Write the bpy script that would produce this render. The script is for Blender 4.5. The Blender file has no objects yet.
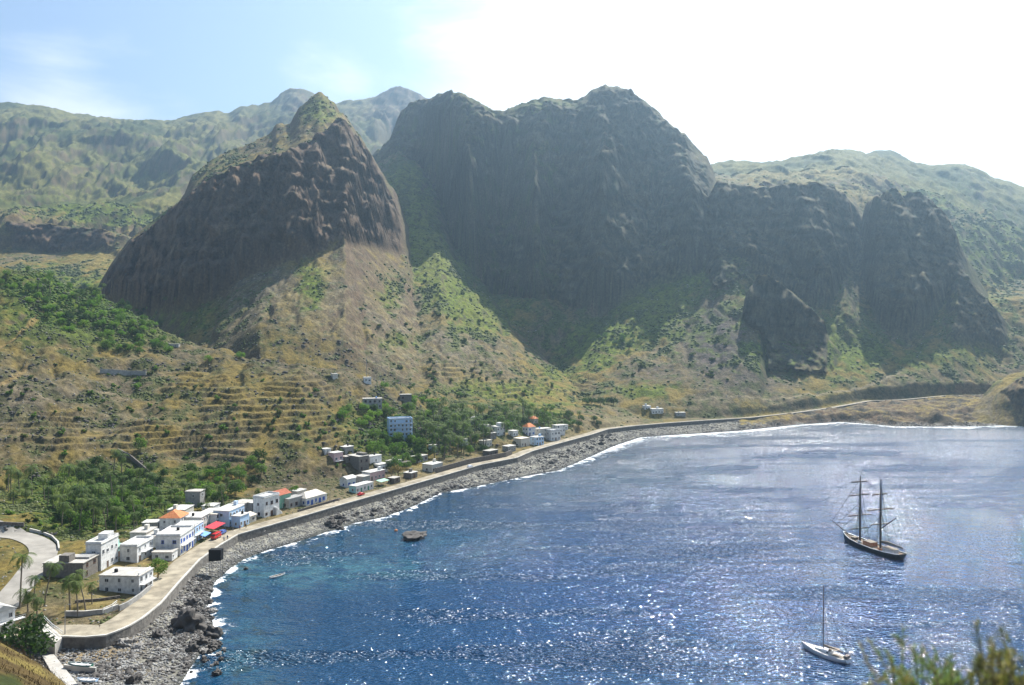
import bpy, bmesh, math, random
import numpy as np
from mathutils import Vector, Matrix, Euler
rad = math.radians
HAZE = True
rng = np.random.default_rng(7)
random.seed(7)
SC = bpy.context.scene
COL = SC.collection
# ------------------------------------------------------------------ camera, sky, sun, exposure
F, CX, HY, CH = 768.0, 512.0, 330.0, 85.0      # focal length in pixels, principal column, horizon row, eye height
cam = bpy.data.cameras.new('camera')
cam.lens = 27.0; cam.sensor_width = 36.0
cam.shift_y = -12.5 / 1024
cam.clip_start = 0.3; cam.clip_end = 20000
cam.dof.use_dof = True; cam.dof.focus_distance = 380; cam.dof.aperture_fstop = 1.0
camo = bpy.data.objects.new('camera', cam); COL.objects.link(camo)
camo.location = (0, 0, CH); camo.rotation_euler = (rad(90), 0, 0)
SC.camera = camo
SUN_AZ, SUN_EL = rad(29), rad(50)
SDIR = Vector((math.sin(SUN_AZ) * math.cos(SUN_EL), math.cos(SUN_AZ) * math.cos(SUN_EL), math.sin(SUN_EL)))
sl = bpy.data.lights.new('sun', 'SUN'); sl.energy = 5.0; sl.angle = rad(0.5); sl.color = (1.0, 0.97, 0.92)
so = bpy.data.objects.new('sun', sl); COL.objects.link(so)
so.rotation_euler = (-SDIR).to_track_quat('-Z', 'Y').to_euler()
so.location = (0, 0, 1500)
SC.view_settings.view_transform = 'Standard'; SC.view_settings.look = 'None'
SC.view_settings.exposure = 0.95; SC.view_settings.gamma = 1.0
try: SC.view_settings.use_curve_mapping = False
except Exception: pass
SC.cycles.max_bounces = 5; SC.cycles.diffuse_bounces = 2; SC.cycles.glossy_bounces = 2
SC.cycles.transparent_max_bounces = 8; SC.cycles.volume_bounces = 0
SC.cycles.sample_clamp_direct = 0; SC.cycles.sample_clamp_indirect = 4
wd = bpy.data.worlds.new('World'); SC.world = wd; wd.use_nodes = True
nt = wd.node_tree; N = nt.nodes; L = nt.links; N.clear()
out = N.new('ShaderNodeOutputWorld'); bg = N.new('ShaderNodeBackground'); bg.inputs[1].default_value = 0.09
sky = N.new('ShaderNodeTexSky'); sky.sky_type = 'NISHITA'; sky.sun_disc = False
sky.sun_elevation = SUN_EL; sky.sun_rotation = SUN_AZ
sky.air_density = 1.0; sky.dust_density = 1.2; sky.ozone_density = 1.0
tc = N.new('ShaderNodeTexCoord')
# thin bright clouds: wind-drawn cirrus low on the left, a wide white veil painted for the glare on the sun's side
mp = N.new('ShaderNodeMapping'); mp.inputs['Scale'].default_value = (2.2, 2.2, 6.5); mp.inputs['Location'].default_value = (0.9, 0.4, 0.2)
L.new(tc.outputs['Generated'], mp.inputs[0])
n1 = N.new('ShaderNodeTexNoise'); n1.inputs['Scale'].default_value = 1.7; n1.inputs['Detail'].default_value = 8; n1.inputs['Roughness'].default_value = 0.58; n1.inputs['Distortion'].default_value = 0.35
L.new(mp.outputs[0], n1.inputs['Vector'])
dp = N.new('ShaderNodeVectorMath'); dp.operation = 'DOT_PRODUCT'
L.new(tc.outputs['Generated'], dp.inputs[0])
_va = Vector((0.62, 0.70, 0.34)).normalized(); dp.inputs[1].default_value = _va
mr = N.new('ShaderNodeMapRange'); mr.inputs[1].default_value = 0.76; mr.inputs[2].default_value = 0.93; mr.inputs[3].default_value = 0.0; mr.inputs[4].default_value = 0.62
L.new(dp.outputs['Value'], mr.inputs[0])
def dirspot(px_, py_, w0, w1, amt):
    d = Vector(((px_ - CX) / F, 1.0, (HY - py_) / F)).normalized()
    q = N.new('ShaderNodeVectorMath'); q.operation = 'DOT_PRODUCT'; L.new(tc.outputs['Generated'], q.inputs[0]); q.inputs[1].default_value = d
    m = N.new('ShaderNodeMapRange'); m.interpolation_type = 'SMOOTHSTEP'
    m.inputs[1].default_value = math.cos(w0); m.inputs[2].default_value = math.cos(w1); m.inputs[4].default_value = amt
    L.new(q.outputs['Value'], m.inputs[0]); return m.outputs[0]
adds = [mr.outputs[0], dirspot(115, 100, 0.12, 0.02, 0.19), dirspot(20, 100, 0.10, 0.02, 0.12), dirspot(322, 76, 0.075, 0.01, 0.20), dirspot(180, 10, 0.22, 0.05, -0.05), dirspot(600, 50, 0.30, 0.05, 0.34)]
cur = n1.outputs['Fac']
for a in adds:
    m = N.new('ShaderNodeMath'); m.operation = 'ADD'; L.new(cur, m.inputs[0]); L.new(a, m.inputs[1]); cur = m.outputs[0]
cr = N.new('ShaderNodeMapRange'); cr.interpolation_type = 'SMOOTHSTEP'; cr.inputs[1].default_value = 0.52; cr.inputs[2].default_value = 0.98
L.new(cur, cr.inputs[0])
mx = N.new('ShaderNodeMix'); mx.data_type = 'RGBA'
L.new(cr.outputs[0], mx.inputs[0]); L.new(sky.outputs[0], mx.inputs[6]); mx.inputs[7].default_value = (7.4, 7.6, 7.8, 1)
L.new(mx.outputs[2], bg.inputs[0]); L.new(bg.outputs[0], out.inputs[0])

# ------------------------------------------------------------------ helpers
def mat(name, color=(.5, .5, .5), rough=.8, spec=.3, noise=0.0, nscale=1.0, metallic=0.0, bump=0.0, bscale=3.0, trans=0.0):
    m = bpy.data.materials.new(name); m.use_nodes = True
    n = m.node_tree.nodes; l = m.node_tree.links; b = n['Principled BSDF']
    b.inputs['Roughness'].default_value = rough; b.inputs['Metallic'].default_value = metallic
    b.inputs['Specular IOR Level'].default_value = spec
    b.inputs['Base Color'].default_value = (*color, 1)
    if noise or bump:
        t = n.new('ShaderNodeTexCoord'); z = n.new('ShaderNodeTexNoise'); z.inputs['Scale'].default_value = nscale; z.inputs['Detail'].default_value = 5
        l.new(t.outputs['Object'], z.inputs['Vector'])
    if noise:
        mr_ = n.new('ShaderNodeMapRange'); mr_.inputs[1].default_value = .3; mr_.inputs[2].default_value = .7
        mr_.inputs[3].default_value = 1 - noise; mr_.inputs[4].default_value = 1 + noise * .6
        l.new(z.outputs['Fac'], mr_.inputs[0])
        v = n.new('ShaderNodeVectorMath'); v.operation = 'SCALE'; v.inputs[0].default_value = color
        l.new(mr_.outputs[0], v.inputs['Scale']); l.new(v.outputs[0], b.inputs['Base Color'])
    if bump:
        z2 = n.new('ShaderNodeTexNoise'); z2.inputs['Scale'].default_value = bscale; z2.inputs['Detail'].default_value = 4
        l.new(t.outputs['Object'], z2.inputs['Vector'])
        bp = n.new('ShaderNodeBump'); bp.inputs['Strength'].default_value = .8; bp.inputs['Distance'].default_value = bump
        l.new(z2.outputs['Fac'], bp.inputs['Height']); l.new(bp.outputs[0], b.inputs['Normal'])
    if trans:
        tr = n.new('ShaderNodeBsdfTranslucent'); tr.inputs[0].default_value = (color[0] * 1.6, color[1] * 1.7, color[2] * .8, 1)
        ms = n.new('ShaderNodeMixShader'); ms.inputs[0].default_value = trans
        l.new(b.outputs[0], ms.inputs[1]); l.new(tr.outputs[0], ms.inputs[2]); l.new(ms.outputs[0], n['Material Output'].inputs[0])
    return m

def mesh_np(name, V, Fc, m=None, smooth=False):
    """V (n,3) array, Fc (k,3|4) array or list of faces -> mesh"""
    me = bpy.data.meshes.new(name)
    V = np.asarray(V, dtype=np.float32)
    if isinstance(Fc, np.ndarray):
        k, s = Fc.shape
        me.vertices.add(len(V)); me.vertices.foreach_set('co', V.ravel())
        me.loops.add(k * s); me.loops.foreach_set('vertex_index', Fc.astype(np.int32).ravel())
        me.polygons.add(k); me.polygons.foreach_set('loop_start', np.arange(0, k * s, s, dtype=np.int32))
        me.update(calc_edges=True)
    else:
        me.from_pydata([tuple(v) for v in V], [], Fc)
    if smooth: me.polygons.foreach_set('use_smooth', np.ones(len(me.polygons), dtype=bool))
    if m is not None:
        for q in (m if isinstance(m, (list, tuple)) else [m]): me.materials.append(q)
    me.update()
    return me

def link(name, me, parent=None, loc=None, rz=0.0):
    o = bpy.data.objects.new(name, me); COL.objects.link(o)
    if parent is not None: o.parent = parent
    if loc is not None: o.location = loc
    if rz: o.rotation_euler = (0, 0, rz)
    return o
def tag(o, label=None, cat=None, group=None, kind=None):
    if label: o['label'] = label
    if cat: o['category'] = cat
    if group: o['group'] = group
    if kind: o['kind'] = kind
    return o
def empty(name, loc, rz=0.0, label=None, cat=None, group=None):
    o = link(name, None, None, loc, rz); o.empty_display_size = .5
    return tag(o, label, cat, group)
def copy_tree(o, parent=None):
    c = o.copy(); COL.objects.link(c)
    c.parent = parent
    for ch in list(o.children): copy_tree(ch, c)
    return c

# ---- noise on arrays
_G = {}
def pn(x, y, seed=0):
    if seed not in _G:
        a = np.random.default_rng(seed + 100).uniform(0, 2 * np.pi, (256, 256)); _G[seed] = (np.cos(a).astype(np.float32), np.sin(a).astype(np.float32))
    gx, gy = _G[seed]
    x = x.astype(np.float32) if hasattr(x, 'astype') else np.float32(x); y = y.astype(np.float32) if hasattr(y, 'astype') else np.float32(y)
    xi = np.floor(x).astype(np.int32); yi = np.floor(y).astype(np.int32)
    fx = x - xi; fy = y - yi
    u = fx * fx * fx * (fx * (fx * 6 - 15) + 10); v = fy * fy * fy * (fy * (fy * 6 - 15) + 10)
    x0 = xi & 255; x1 = (xi + 1) & 255; y0 = yi & 255; y1 = (yi + 1) & 255
    a = gx[x0, y0] * fx + gy[x0, y0] * fy
    b = gx[x1, y0] * (fx - 1) + gy[x1, y0] * fy
    c = gx[x0, y1] * fx + gy[x0, y1] * (fy - 1)
    d = gx[x1, y1] * (fx - 1) + gy[x1, y1] * (fy - 1)
    return ((a + (b - a) * u) * (1 - v) + (c + (d - c) * u) * v) * 1.5
def fbm(x, y, o=4, seed=0, g=.5, lac=2.03):
    s = 0; a = 1; t = 0
    for i in range(o):
        s = s + a * pn(x, y, seed + i); t += a; a *= g; x = x * lac + 11.3; y = y * lac + 5.7
    return s / t
def ridged(x, y, o=4, seed=0, g=.5):
    s = 0; a = 1; t = 0
    for i in range(o):
        s = s + a * (1 - 2 * np.abs(pn(x, y, seed + i))); t += a; a *= g; x = x * 2.07 + 3.1; y = y * 2.07 + 8.9
    return s / t
def sstep(a, b, x): t = np.clip((x - a) / (b - a), 0, 1); return t * t * (3 - 2 * t)

# ------------------------------------------------------------------ coast polylines (X, Y, z)
def P(u, v, Y): return ((u - CX) / F * Y, Y, CH - (v - HY) / F * Y)
def flat(u, v, z): return P(u, v, F * (CH - z) / (v - HY))
WALL = [(-420, 176, 5), (-150, 197, 5), (-117, 200, 5)] + [flat(u, v, 5.0) for u, v in [(84, 638), (107, 636), (128, 627.5), (143, 618.6), (161, 604), (179, 583), (200, 560), (221, 545), (238, 535), (268, 526.5), (308.5, 515), (343.6, 504.6), (384.5, 493), (440, 477), (481, 465), (517, 458), (532, 451.5), (558, 444), (591, 435), (608, 429.5)]] + \
       [P(636, 426, 640), P(665, 423.5, 662), P(700, 421, 678), P(750, 418, 700), P(797, 413, 715), P(833, 408, 735), P(872, 401, 765), P(904, 400, 775), P(947, 396, 790), P(991, 395, 800), P(1060, 392, 815), P(1200, 390, 840), P(2500, 388, 900)]
SHORE = [(900, 30), (150, 118), (0, 128), (-60, 150), (-82, 172)] + [flat(u, v, 0)[:2] for u, v in [(180, 685), (190, 668), (200, 654), (214, 640), (212, 622), (207, 608), (214, 583), (228, 570), (244, 559), (268, 550), (300, 541), (326, 532), (338, 529), (355, 523), (384.5, 517), (414, 506), (440, 493), (469, 488), (522, 477), (558, 470.5), (583, 460), (614, 446), (640, 437.5), (659, 436), (700, 433.5), (738, 431), (797, 425), (841, 422), (896, 426.5), (959, 427), (1018, 425), (1100, 424)]] + [(1500, 720), (4000, 800)]
def sdist(X, Y, PL):
    """signed distance to a polyline (positive on its left), interpolated z and arc length there"""
    best = np.full(X.shape, 1e9, np.float32); sg = np.ones(X.shape, np.float32); zz = np.zeros(X.shape, np.float32); ar = np.zeros(X.shape, np.float32)
    acc = 0
    for a, b in zip(PL[:-1], PL[1:]):
        dx, dy = b[0] - a[0], b[1] - a[1]; ll = dx * dx + dy * dy
        t = np.clip(((X - a[0]) * dx + (Y - a[1]) * dy) / ll, 0, 1)
        ex = X - a[0] - t * dx; ey = Y - a[1] - t * dy
        d = np.sqrt(ex * ex + ey * ey)
        cr_ = dx * ey - dy * ex
        m = d < best - 1e-4
        best = np.where(m, d, best); sg = np.where(m, np.where(cr_ >= 0, 1, -1), sg)
        if len(a) > 2: zz = np.where(m, a[2] + (b[2] - a[2]) * t, zz)
        ar = np.where(m, acc + t * math.sqrt(ll), ar)
        acc += math.sqrt(ll)
    return best * sg, zz, ar

# ------------------------------------------------------------------ terrain: feature lines of every landform, (column, row, distance)
def K(*a): return list(a)
LAY = {}
LAY['near'] = [ [(-900, 800, 6), (0, 714, 6), (1200, 716, 6)],
  [(-300, 610, 40), (-120, 655, 40), (0, 700, 40), (70, 730, 40), (200, 800, 40), (512, 900, 40), (1200, 900, 40)],
  [(-300, 560, 110), (-120, 600, 110), (-30, 628, 110), (0, 641, 110), (40, 664, 110), (72, 690, 110), (130, 740, 110), (200, 800, 100), (512, 860, 95), (1200, 870, 95)] ]
LAY['hill'] = [
  [(-300, 520, 300), (-80, 522, 288), (0, 525, 285), (60, 535, 285), (120, 520, 320), (200, 500, 348), (300, 490, 378), (350, 475, 408), (400, 465, 438), (450, 452, 485), (520, 440, 532), (600, 423, 630), (640, 420, 670)],
  [(-300, 480, 340), (-80, 480, 335), (0, 488, 338), (60, 490, 350), (120, 478, 365), (200, 472, 388), (300, 455, 405), (350, 440, 442), (400, 432, 480), (450, 430, 530), (520, 425, 570), (600, 416, 655), (640, 414, 700)],
  [(-300, 380, 390), (-80, 380, 395), (0, 400, 400), (60, 400, 420), (120, 400, 440), (200, 402, 452), (300, 402, 462), (350, 402, 492), (400, 402, 530), (450, 411, 580), (520, 413, 620), (600, 409, 680), (640, 408, 720)],
  [(-300, 225, 560), (-80, 240, 540), (0, 262, 540), (25, 268, 545), (50, 276, 550), (75, 285, 555), (100, 293, 560), (130, 309, 560), (150, 320, 560), (170, 333, 556), (200, 345, 545), (250, 354, 530), (300, 362, 525), (350, 371, 540), (400, 381, 570), (450, 395, 620), (520, 401, 660), (600, 403, 705), (640, 404, 740)] ]
LAY['peak'] = [
  [(60, 330, 800), (95, 310, 830), (140, 330, 760), (200, 350, 650), (260, 350, 600), (320, 366, 600), (380, 382, 620), (440, 397, 640), (520, 404, 690), (600, 404, 740)],
  [(60, 330, 850), (95, 298, 868), (140, 310, 795), (180, 312, 735), (210, 300, 735), (240, 277, 745), (270, 262, 752), (300, 251, 762), (330, 242, 785), (345, 234, 800), (365, 238, 862), (385, 248, 905), (405, 256, 930), (418, 266, 965), (440, 290, 960), (500, 345, 900), (600, 402, 850)],
  [(60, 330, 870), (95, 292, 885), (130, 248, 860), (160, 225, 830), (190, 200, 815), (215, 180, 812), (240, 172, 812), (290, 160, 822), (318, 145, 855), (345, 128, 925), (365, 152, 945), (385, 186, 985), (405, 222, 1005), (418, 264, 1015), (440, 290, 1000), (500, 345, 940), (600, 402, 880)],
  [(60, 330, 900), (95, 288, 920), (110, 265, 935), (130, 238, 950), (160, 214, 960), (178, 203, 965), (186, 190, 968), (192, 175, 970), (210, 160, 985), (230, 150, 1000), (255, 140, 1000), (272, 131, 1005), (276, 124, 1000), (290, 121, 1000), (300, 106, 1005), (312, 96, 1008), (319, 91, 1010), (323, 92, 1010), (335, 103, 1010), (345, 116, 1010), (360, 134, 1012), (385, 176, 1020), (395, 190, 1024), (405, 214, 1030), (412, 240, 1030), (418, 263, 1035), (440, 291, 1030), (500, 345, 990), (600, 402, 910)] ]
LAY['green'] = [
  [(360, 400, 600), (440, 402, 620), (520, 405, 660), (560, 406, 690), (600, 406, 720), (640, 406, 760)],
  [(360, 350, 740), (440, 332, 755), (500, 345, 790), (540, 368, 790), (600, 400, 760), (640, 404, 780)],
  [(360, 262, 950), (440, 264, 930), (490, 300, 930), (520, 336, 880), (560, 372, 830), (600, 398, 790), (640, 404, 800)],
  [(340, 200, 1260), (370, 170, 1270), (385, 158, 1270), (400, 150, 1270), (420, 165, 1245), (440, 198, 1195), (455, 240, 1125), (490, 291, 1040), (520, 330, 950), (545, 364, 880), (600, 398, 800), (640, 405, 810)] ]
LAY['massif'] = [
  [(380, 330, 900), (480, 380, 820), (540, 392, 800), (560, 398, 755), (600, 405, 715), (650, 409, 700), (700, 408, 712), (745, 407, 722), (760, 407, 725)],
  [(380, 290, 1000), (480, 320, 960), (520, 355, 900), (560, 372, 850), (600, 352, 855), (650, 345, 850), (700, 335, 850), (745, 320, 855), (760, 330, 850)],
  [(380, 155, 1330), (400, 152, 1320), (420, 168, 1300), (440, 200, 1230), (452, 240, 1130), (468, 268, 1045), (480, 291, 1058), (504, 300, 1050), (522, 318, 1015), (540, 336, 985), (568, 332, 975), (600, 314, 962), (625, 302, 962), (650, 291, 970), (700, 267, 990), (728, 250, 1005), (745, 250, 1010), (760, 275, 990)],
  [(380, 150, 1345), (400, 135, 1340), (420, 140, 1325), (440, 155, 1265), (452, 165, 1205), (468, 160, 1095), (487, 215, 1155), (503, 228, 1165), (520, 205, 1125), (535, 185, 1090), (552, 218, 1125), (578, 205, 1105), (603, 165, 1050), (632, 200, 1105), (655, 210, 1125), (675, 210, 1100), (690, 200, 1062), (712, 215, 1072), (728, 225, 1090), (745, 240, 1070), (760, 275, 1050)],
  [(378, 175, 1370), (386, 150, 1370), (393, 132, 1370), (401, 114, 1365), (410, 106, 1355), (425, 101, 1340), (437, 97, 1310), (450, 94, 1300), (462, 95, 1290), (478, 104, 1285), (495, 111, 1280), (503, 112, 1280), (515, 107, 1275), (530, 101, 1270), (545, 98, 1270), (560, 99, 1265), (575, 101, 1260), (584, 97, 1260), (592, 90, 1260), (605, 86, 1260), (617, 88, 1260), (630, 94, 1260), (645, 103, 1255), (660, 114, 1250), (672, 126, 1245), (685, 134, 1240), (697, 147, 1235), (707, 156, 1230), (713, 168, 1225), (716, 180, 1220), (722, 190, 1215), (745, 230, 1180), (760, 275, 1150)] ]
LAY['block'] = [
  [(680, 320, 900), (745, 407, 724), (800, 404, 735), (860, 398, 765), (920, 395, 788), (1000, 394, 812), (1100, 396, 840)],
  [(680, 300, 950), (745, 345, 860), (800, 352, 850), (860, 350, 860), (905, 360, 850), (960, 340, 880), (1000, 352, 900), (1100, 350, 900)],
  [(680, 290, 1000), (718, 250, 1000), (745, 258, 985), (765, 276, 965), (800, 305, 935), (830, 308, 925), (845, 270, 985), (853, 250, 1030), (862, 280, 985), (880, 325, 910), (905, 343, 890), (925, 330, 905), (945, 300, 945), (958, 278, 965), (985, 300, 960), (1020, 335, 940), (1100, 345, 930)],
  [(680, 250, 1060), (718, 185, 1075), (740, 189, 1075), (770, 192, 1075), (800, 188, 1075), (830, 191, 1078), (846, 204, 1090), (856, 213, 1110), (862, 225, 1105), (868, 208, 1090), (876, 199, 1060), (900, 193, 1065), (920, 196, 1062), (932, 203, 1060), (946, 219, 1055), (958, 242, 1048), (968, 260, 1040), (985, 292, 1030), (1010, 325, 1010), (1100, 345, 980)],
  [(680, 250, 1130), (718, 178, 1200), (740, 182, 1200), (770, 187, 1180), (800, 182, 1180), (850, 190, 1180), (866, 197, 1170), (880, 194, 1120), (900, 191, 1110), (925, 196, 1100), (946, 220, 1090), (968, 262, 1080), (1010, 328, 1060), (1100, 348, 1040)] ]
LAY['outcrop'] = [
  [(735, 345, 836), (745, 338, 848), (780, 341, 848), (826, 341, 851), (834, 345, 848)],
  [(735, 345, 841), (741, 322, 862), (746, 296, 864), (757, 279, 866), (768, 277, 866), (782, 285, 868), (795, 296, 868), (812, 310, 868), (824, 322, 866), (829, 338, 864), (834, 345, 856)],
  [(735, 345, 851), (741, 322, 882), (746, 296, 894), (757, 279, 901), (768, 276, 904), (782, 284, 904), (795, 295, 902), (812, 309, 898), (824, 322, 886), (829, 338, 876), (834, 345, 866)] ]
LAY['right'] = [
  [(900, 397, 800), (960, 394, 815), (1100, 392, 850), (1300, 390, 860)],
  [(900, 380, 950), (960, 330, 980), (1000, 335, 1000), (1040, 330, 1000), (1100, 330, 1000), (1300, 320, 1000)],
  [(700, 215, 1190), (760, 195, 1190), (820, 193, 1190), (860, 205, 1190), (900, 240, 1190), (960, 265, 1150), (1000, 285, 1180), (1040, 290, 1200), (1300, 270, 1200)],
  [(700, 190, 1350), (760, 176, 1400), (800, 180, 1400), (850, 178, 1400), (900, 190, 1400), (960, 200, 1450), (1000, 225, 1400), (1040, 240, 1400), (1300, 240, 1400)],
  [(700, 170, 1700), (718, 163, 1700), (745, 162, 1700), (765, 163, 1700), (785, 161, 1700), (805, 158, 1720), (820, 153, 1750), (832, 150, 1750), (850, 151, 1750), (866, 155, 1760), (876, 151, 1760), (890, 151, 1760), (903, 156, 1770), (915, 163, 1780), (930, 166, 1780), (948, 165, 1790), (965, 164, 1800), (980, 170, 1800), (995, 179, 1800), (1010, 181, 1800), (1024, 187, 1800), (1100, 210, 1800), (1300, 200, 1800)] ]
LAY['headland'] = [
  [(972, 424, 694), (990, 426, 690), (1024, 426, 690), (1100, 425, 690), (1300, 425, 690)],
  [(966, 424, 700), (984, 404, 720), (996, 393, 726), (1024, 380, 730), (1100, 360, 730), (1300, 340, 740)],
  [(966, 424, 705), (982, 396, 738), (995, 384, 743), (1008, 375, 748), (1026, 368, 758), (1100, 335, 780), (1300, 300, 800)] ]
LAY['left'] = [
  [(-300, 300, 900), (0, 290, 960), (100, 285, 1000), (200, 300, 1000), (300, 300, 1000)],
  [(-300, 250, 1180), (0, 250, 1200), (60, 254, 1200), (100, 252, 1190), (130, 262, 1150), (200, 280, 1150), (300, 290, 1150)],
  [(-300, 224, 1225), (0, 226, 1228), (60, 229, 1228), (100, 232, 1225), (125, 238, 1220), (145, 246, 1215), (200, 265, 1200), (300, 280, 1200)],
  [(-300, 222, 1260), (0, 224, 1260), (60, 226, 1260), (100, 229, 1260), (125, 235, 1260), (145, 243, 1250), (200, 260, 1230), (300, 280, 1230)] ]
LAY['far'] = [
  [(-300, 228, 1400), (0, 228, 1400), (140, 232, 1400), (300, 250, 1500), (520, 250, 1700)],
  [(-300, 200, 1750), (0, 202, 1750), (150, 207, 1700), (300, 200, 1800), (520, 200, 1900)],
  [(-300, 150, 2150), (0, 150, 2150), (100, 158, 2100), (180, 160, 2100), (260, 150, 2200), (300, 140, 2300), (520, 160, 2300)],
  [(-300, 100, 2550), (-80, 104, 2550), (0, 104, 2550), (20, 105, 2550), (50, 109, 2550), (75, 116, 2550), (100, 118, 2550), (140, 121, 2550), (165, 123, 2550), (175, 121, 2550), (190, 116, 2550), (215, 114, 2550), (228, 116, 2550), (240, 109, 2550), (258, 107, 2550), (270, 104, 2550), (280, 96, 2550), (290, 91, 2550), (303, 92, 2550), (312, 96, 2550), (330, 104, 2550), (340, 103, 2550), (350, 102, 2550), (365, 100, 2550), (378, 97, 2550), (390, 91, 2550), (400, 89, 2550), (408, 91, 2550), (420, 96, 2550), (440, 106, 2550), (520, 125, 2550)] ]
def pull(k, i, u0, u1, d):
    LAY[k][i] = [(u, v, Y - (d if u0 <= u <= u1 else 0)) for u, v, Y in LAY[k][i]]
pull('massif', 3, 440, 735, 22); pull('massif', 4, 440, 735, 60)
cr_ = LAY['massif'][4]
LAY['massif'].insert(4, [(u, v + (20 if 425 < u < 590 else 9 if u >= 590 else 4), Y - (58 if 425 < u < 590 else 26 if u >= 590 else 12)) for u, v, Y in cr_])
pull('block', 3, 718, 968, 25); pull('block', 4, 718, 968, 25)
WARP = dict(near=0, hill=8, peak=30, green=12, massif=40, block=34, outcrop=12, right=60, headland=18, left=24, far=230)
LN = list(LAY)

us = np.concatenate([np.linspace(-700, -130, 24)[:-1], np.arange(-130, 1156, 1.5), np.linspace(1160, 1900, 26)])
Ys = np.concatenate([np.geomspace(1.0, 100, 90)[:-1], np.linspace(100, 180, 70)[:-1], np.geomspace(180, 700, 560)[:-1], np.linspace(700, 1380, 440)[:-1], np.geomspace(1380, 2700, 190)[:-1], np.geomspace(2700, 4300, 12)])
NU, NY = len(us), len(Ys)
U = np.repeat(us[:, None], NY, 1).astype(np.float32); YY = np.repeat(Ys[None, :], NU, 0).astype(np.float32)
XX = (U - CX) / F * YY
# erosion fields
rib = ridged(XX / 95 + .25 * fbm(XX / 60, YY / 60, 2, 40), YY / 240, 4, 10, .55)
rib_s = ridged(XX / 24, YY / 60, 3, 20, .55)
lump = fbm(XX / 34, YY / 34, 4, 30)
farw = ridged(XX / 380 + .4 * fbm(XX / 300, YY / 300, 2, 42), YY / 900, 5, 50, .55)
ar_ = fbm(XX / 14, YY / 14, 3, 60)
fine = fbm(XX / 5.5, YY / 5.5, 3, 70)
def warpfield(k):
    if k == 'far': return farw * 0.75 + rib * .25
    if k == 'peak': return ridged(XX / 60 + .3 * lump, YY / 150, 4, 11, .55) * .7 + rib_s * .35 + lump * .3
    if k in ('hill', 'green'): return rib_s * .5 + lump * .7
    return rib * .65 + .5 * ridged(XX / 190 + .3 * lump, (YY + .5 * XX) / 420, 2, 15, .5) + rib_s * .08 + lump * .3
stf = np.zeros(U.shape, np.float32); z = np.full(U.shape, -60, np.float32); lid = np.zeros(U.shape, np.int8)
for li, k in enumerate(LN):
    lines = LAY[k]
    kn = []
    for ln in lines:
        a = np.array(ln, float)
        v = np.interp(us, a[:, 0], a[:, 1]); Yk = np.interp(us, a[:, 0], a[:, 2]); kn.append((Yk, CH - (v - HY) / F * Yk))
    u0, u1 = lines[-1][0][0], lines[-1][-1][0]
    sidel = {'peak': (60, 600), 'green': (340, 640), 'massif': (378, 760), 'block': (680, 1e9), 'outcrop': (735, 834), 'right': (700, 1e9), 'headland': (966, 1e9), 'left': (-1e9, 1e9), 'far': (-1e9, 500), 'hill': (-1e9, 640), 'near': (-1e9, 1e9)}[k]
    wf = WARP[k] * warpfield(k) if WARP[k] else 0
    zl = np.empty_like(z); sl_ = np.zeros_like(z)
    for j in range(NU):
        yk = [q[0][j] for q in kn]; zk = [q[1][j] for q in kn]
        for i in range(1, len(yk)): yk[i] = max(yk[i], yk[i - 1] + 4)
        if k == 'near': yk = [1.0] + yk + [yk[-1] + 110]; zk = [83.2] + zk + [zk[-1] - 105]
        else:
            yk = [yk[0] - 600] + yk + [yk[-1] + 900]; bs = .55 if k in ('hill',) else .75
            zk = [zk[0] - 420] + zk + [zk[-1] - 900 * bs]
        w = wf[j] if WARP[k] else 0
        # the warp dies away at the crest so that the skyline keeps its drawn shape
        ss = np.diff(zk) / np.diff(yk); s_at = np.interp(Ys, [yk[0]] + [q_ for a_ in range(len(yk) - 1) for q_ in (yk[a_] * .88 + yk[a_ + 1] * .12, yk[a_] * .12 + yk[a_ + 1] * .88)] + [yk[-1]], [abs(ss[0])] + [abs(q_) for q_ in np.repeat(ss, 2)] + [abs(ss[-1])])
        sl_[j] = s_at; kk = .22 + .78 * sstep(.66, 1.0, s_at) if k not in ('hill', 'far', 'right', 'left') else 1.0
        yy = Ys + w * kk * sstep(0, 1, np.abs(Ys - yk[-2]) / (3.2 * WARP[k] + 1) + .25) if WARP[k] else Ys
        zl[j] = np.interp(yy, yk, zk)
        pu = us[j]
        if pu < sidel[0]: zl[j] -= (sidel[0] - pu) / F * yk[-2] * 1.1
        if pu > sidel[1]: zl[j] -= (pu - sidel[1]) / F * yk[-2] * 1.1
    m = zl > z; z = np.where(m, zl, z); lid = np.where(m, li, lid).astype(np.int8); stf = np.where(m, sl_, stf)
HILL = LN.index('hill')
vv = HY + (CH - z) * F / YY
# craggy relief where the land is steep, gentle lumps elsewhere
dzy = np.abs(np.gradient(z, axis=1) / np.gradient(YY, axis=1)); dzx = np.abs(np.gradient(z, axis=0) / np.gradient(XX, axis=0))
st = np.maximum(sstep(.68, 1.0, stf + .12 * lump), .0)
amp = np.where(YY > 640, 1.0, .35)
z = z + st * amp * (3.2 * ridged(XX / 34, YY / 34, 4, 80, .6) + 1.0 * fine) + (1 - st) * (np.where(YY > 640, 2.0, .7) * ar_ + np.where((YY > 200) & (YY < 640), 3.4, 0) * lump + np.where(YY > 200, .45, .15) * fine)
gull = ridged(XX / 26 + .5 * lump, YY / 130, 3, 90)
z = z - (1 - st) * np.clip(gull - .35, 0, 1) * np.where((YY > 640) & (lid != LN.index('left')), 6.5, np.where(lid == HILL, 5.0, 0)) * sstep(20, 60, z)
nfm = fbm(XX / 40, YY / 60, 2, 93)
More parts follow.
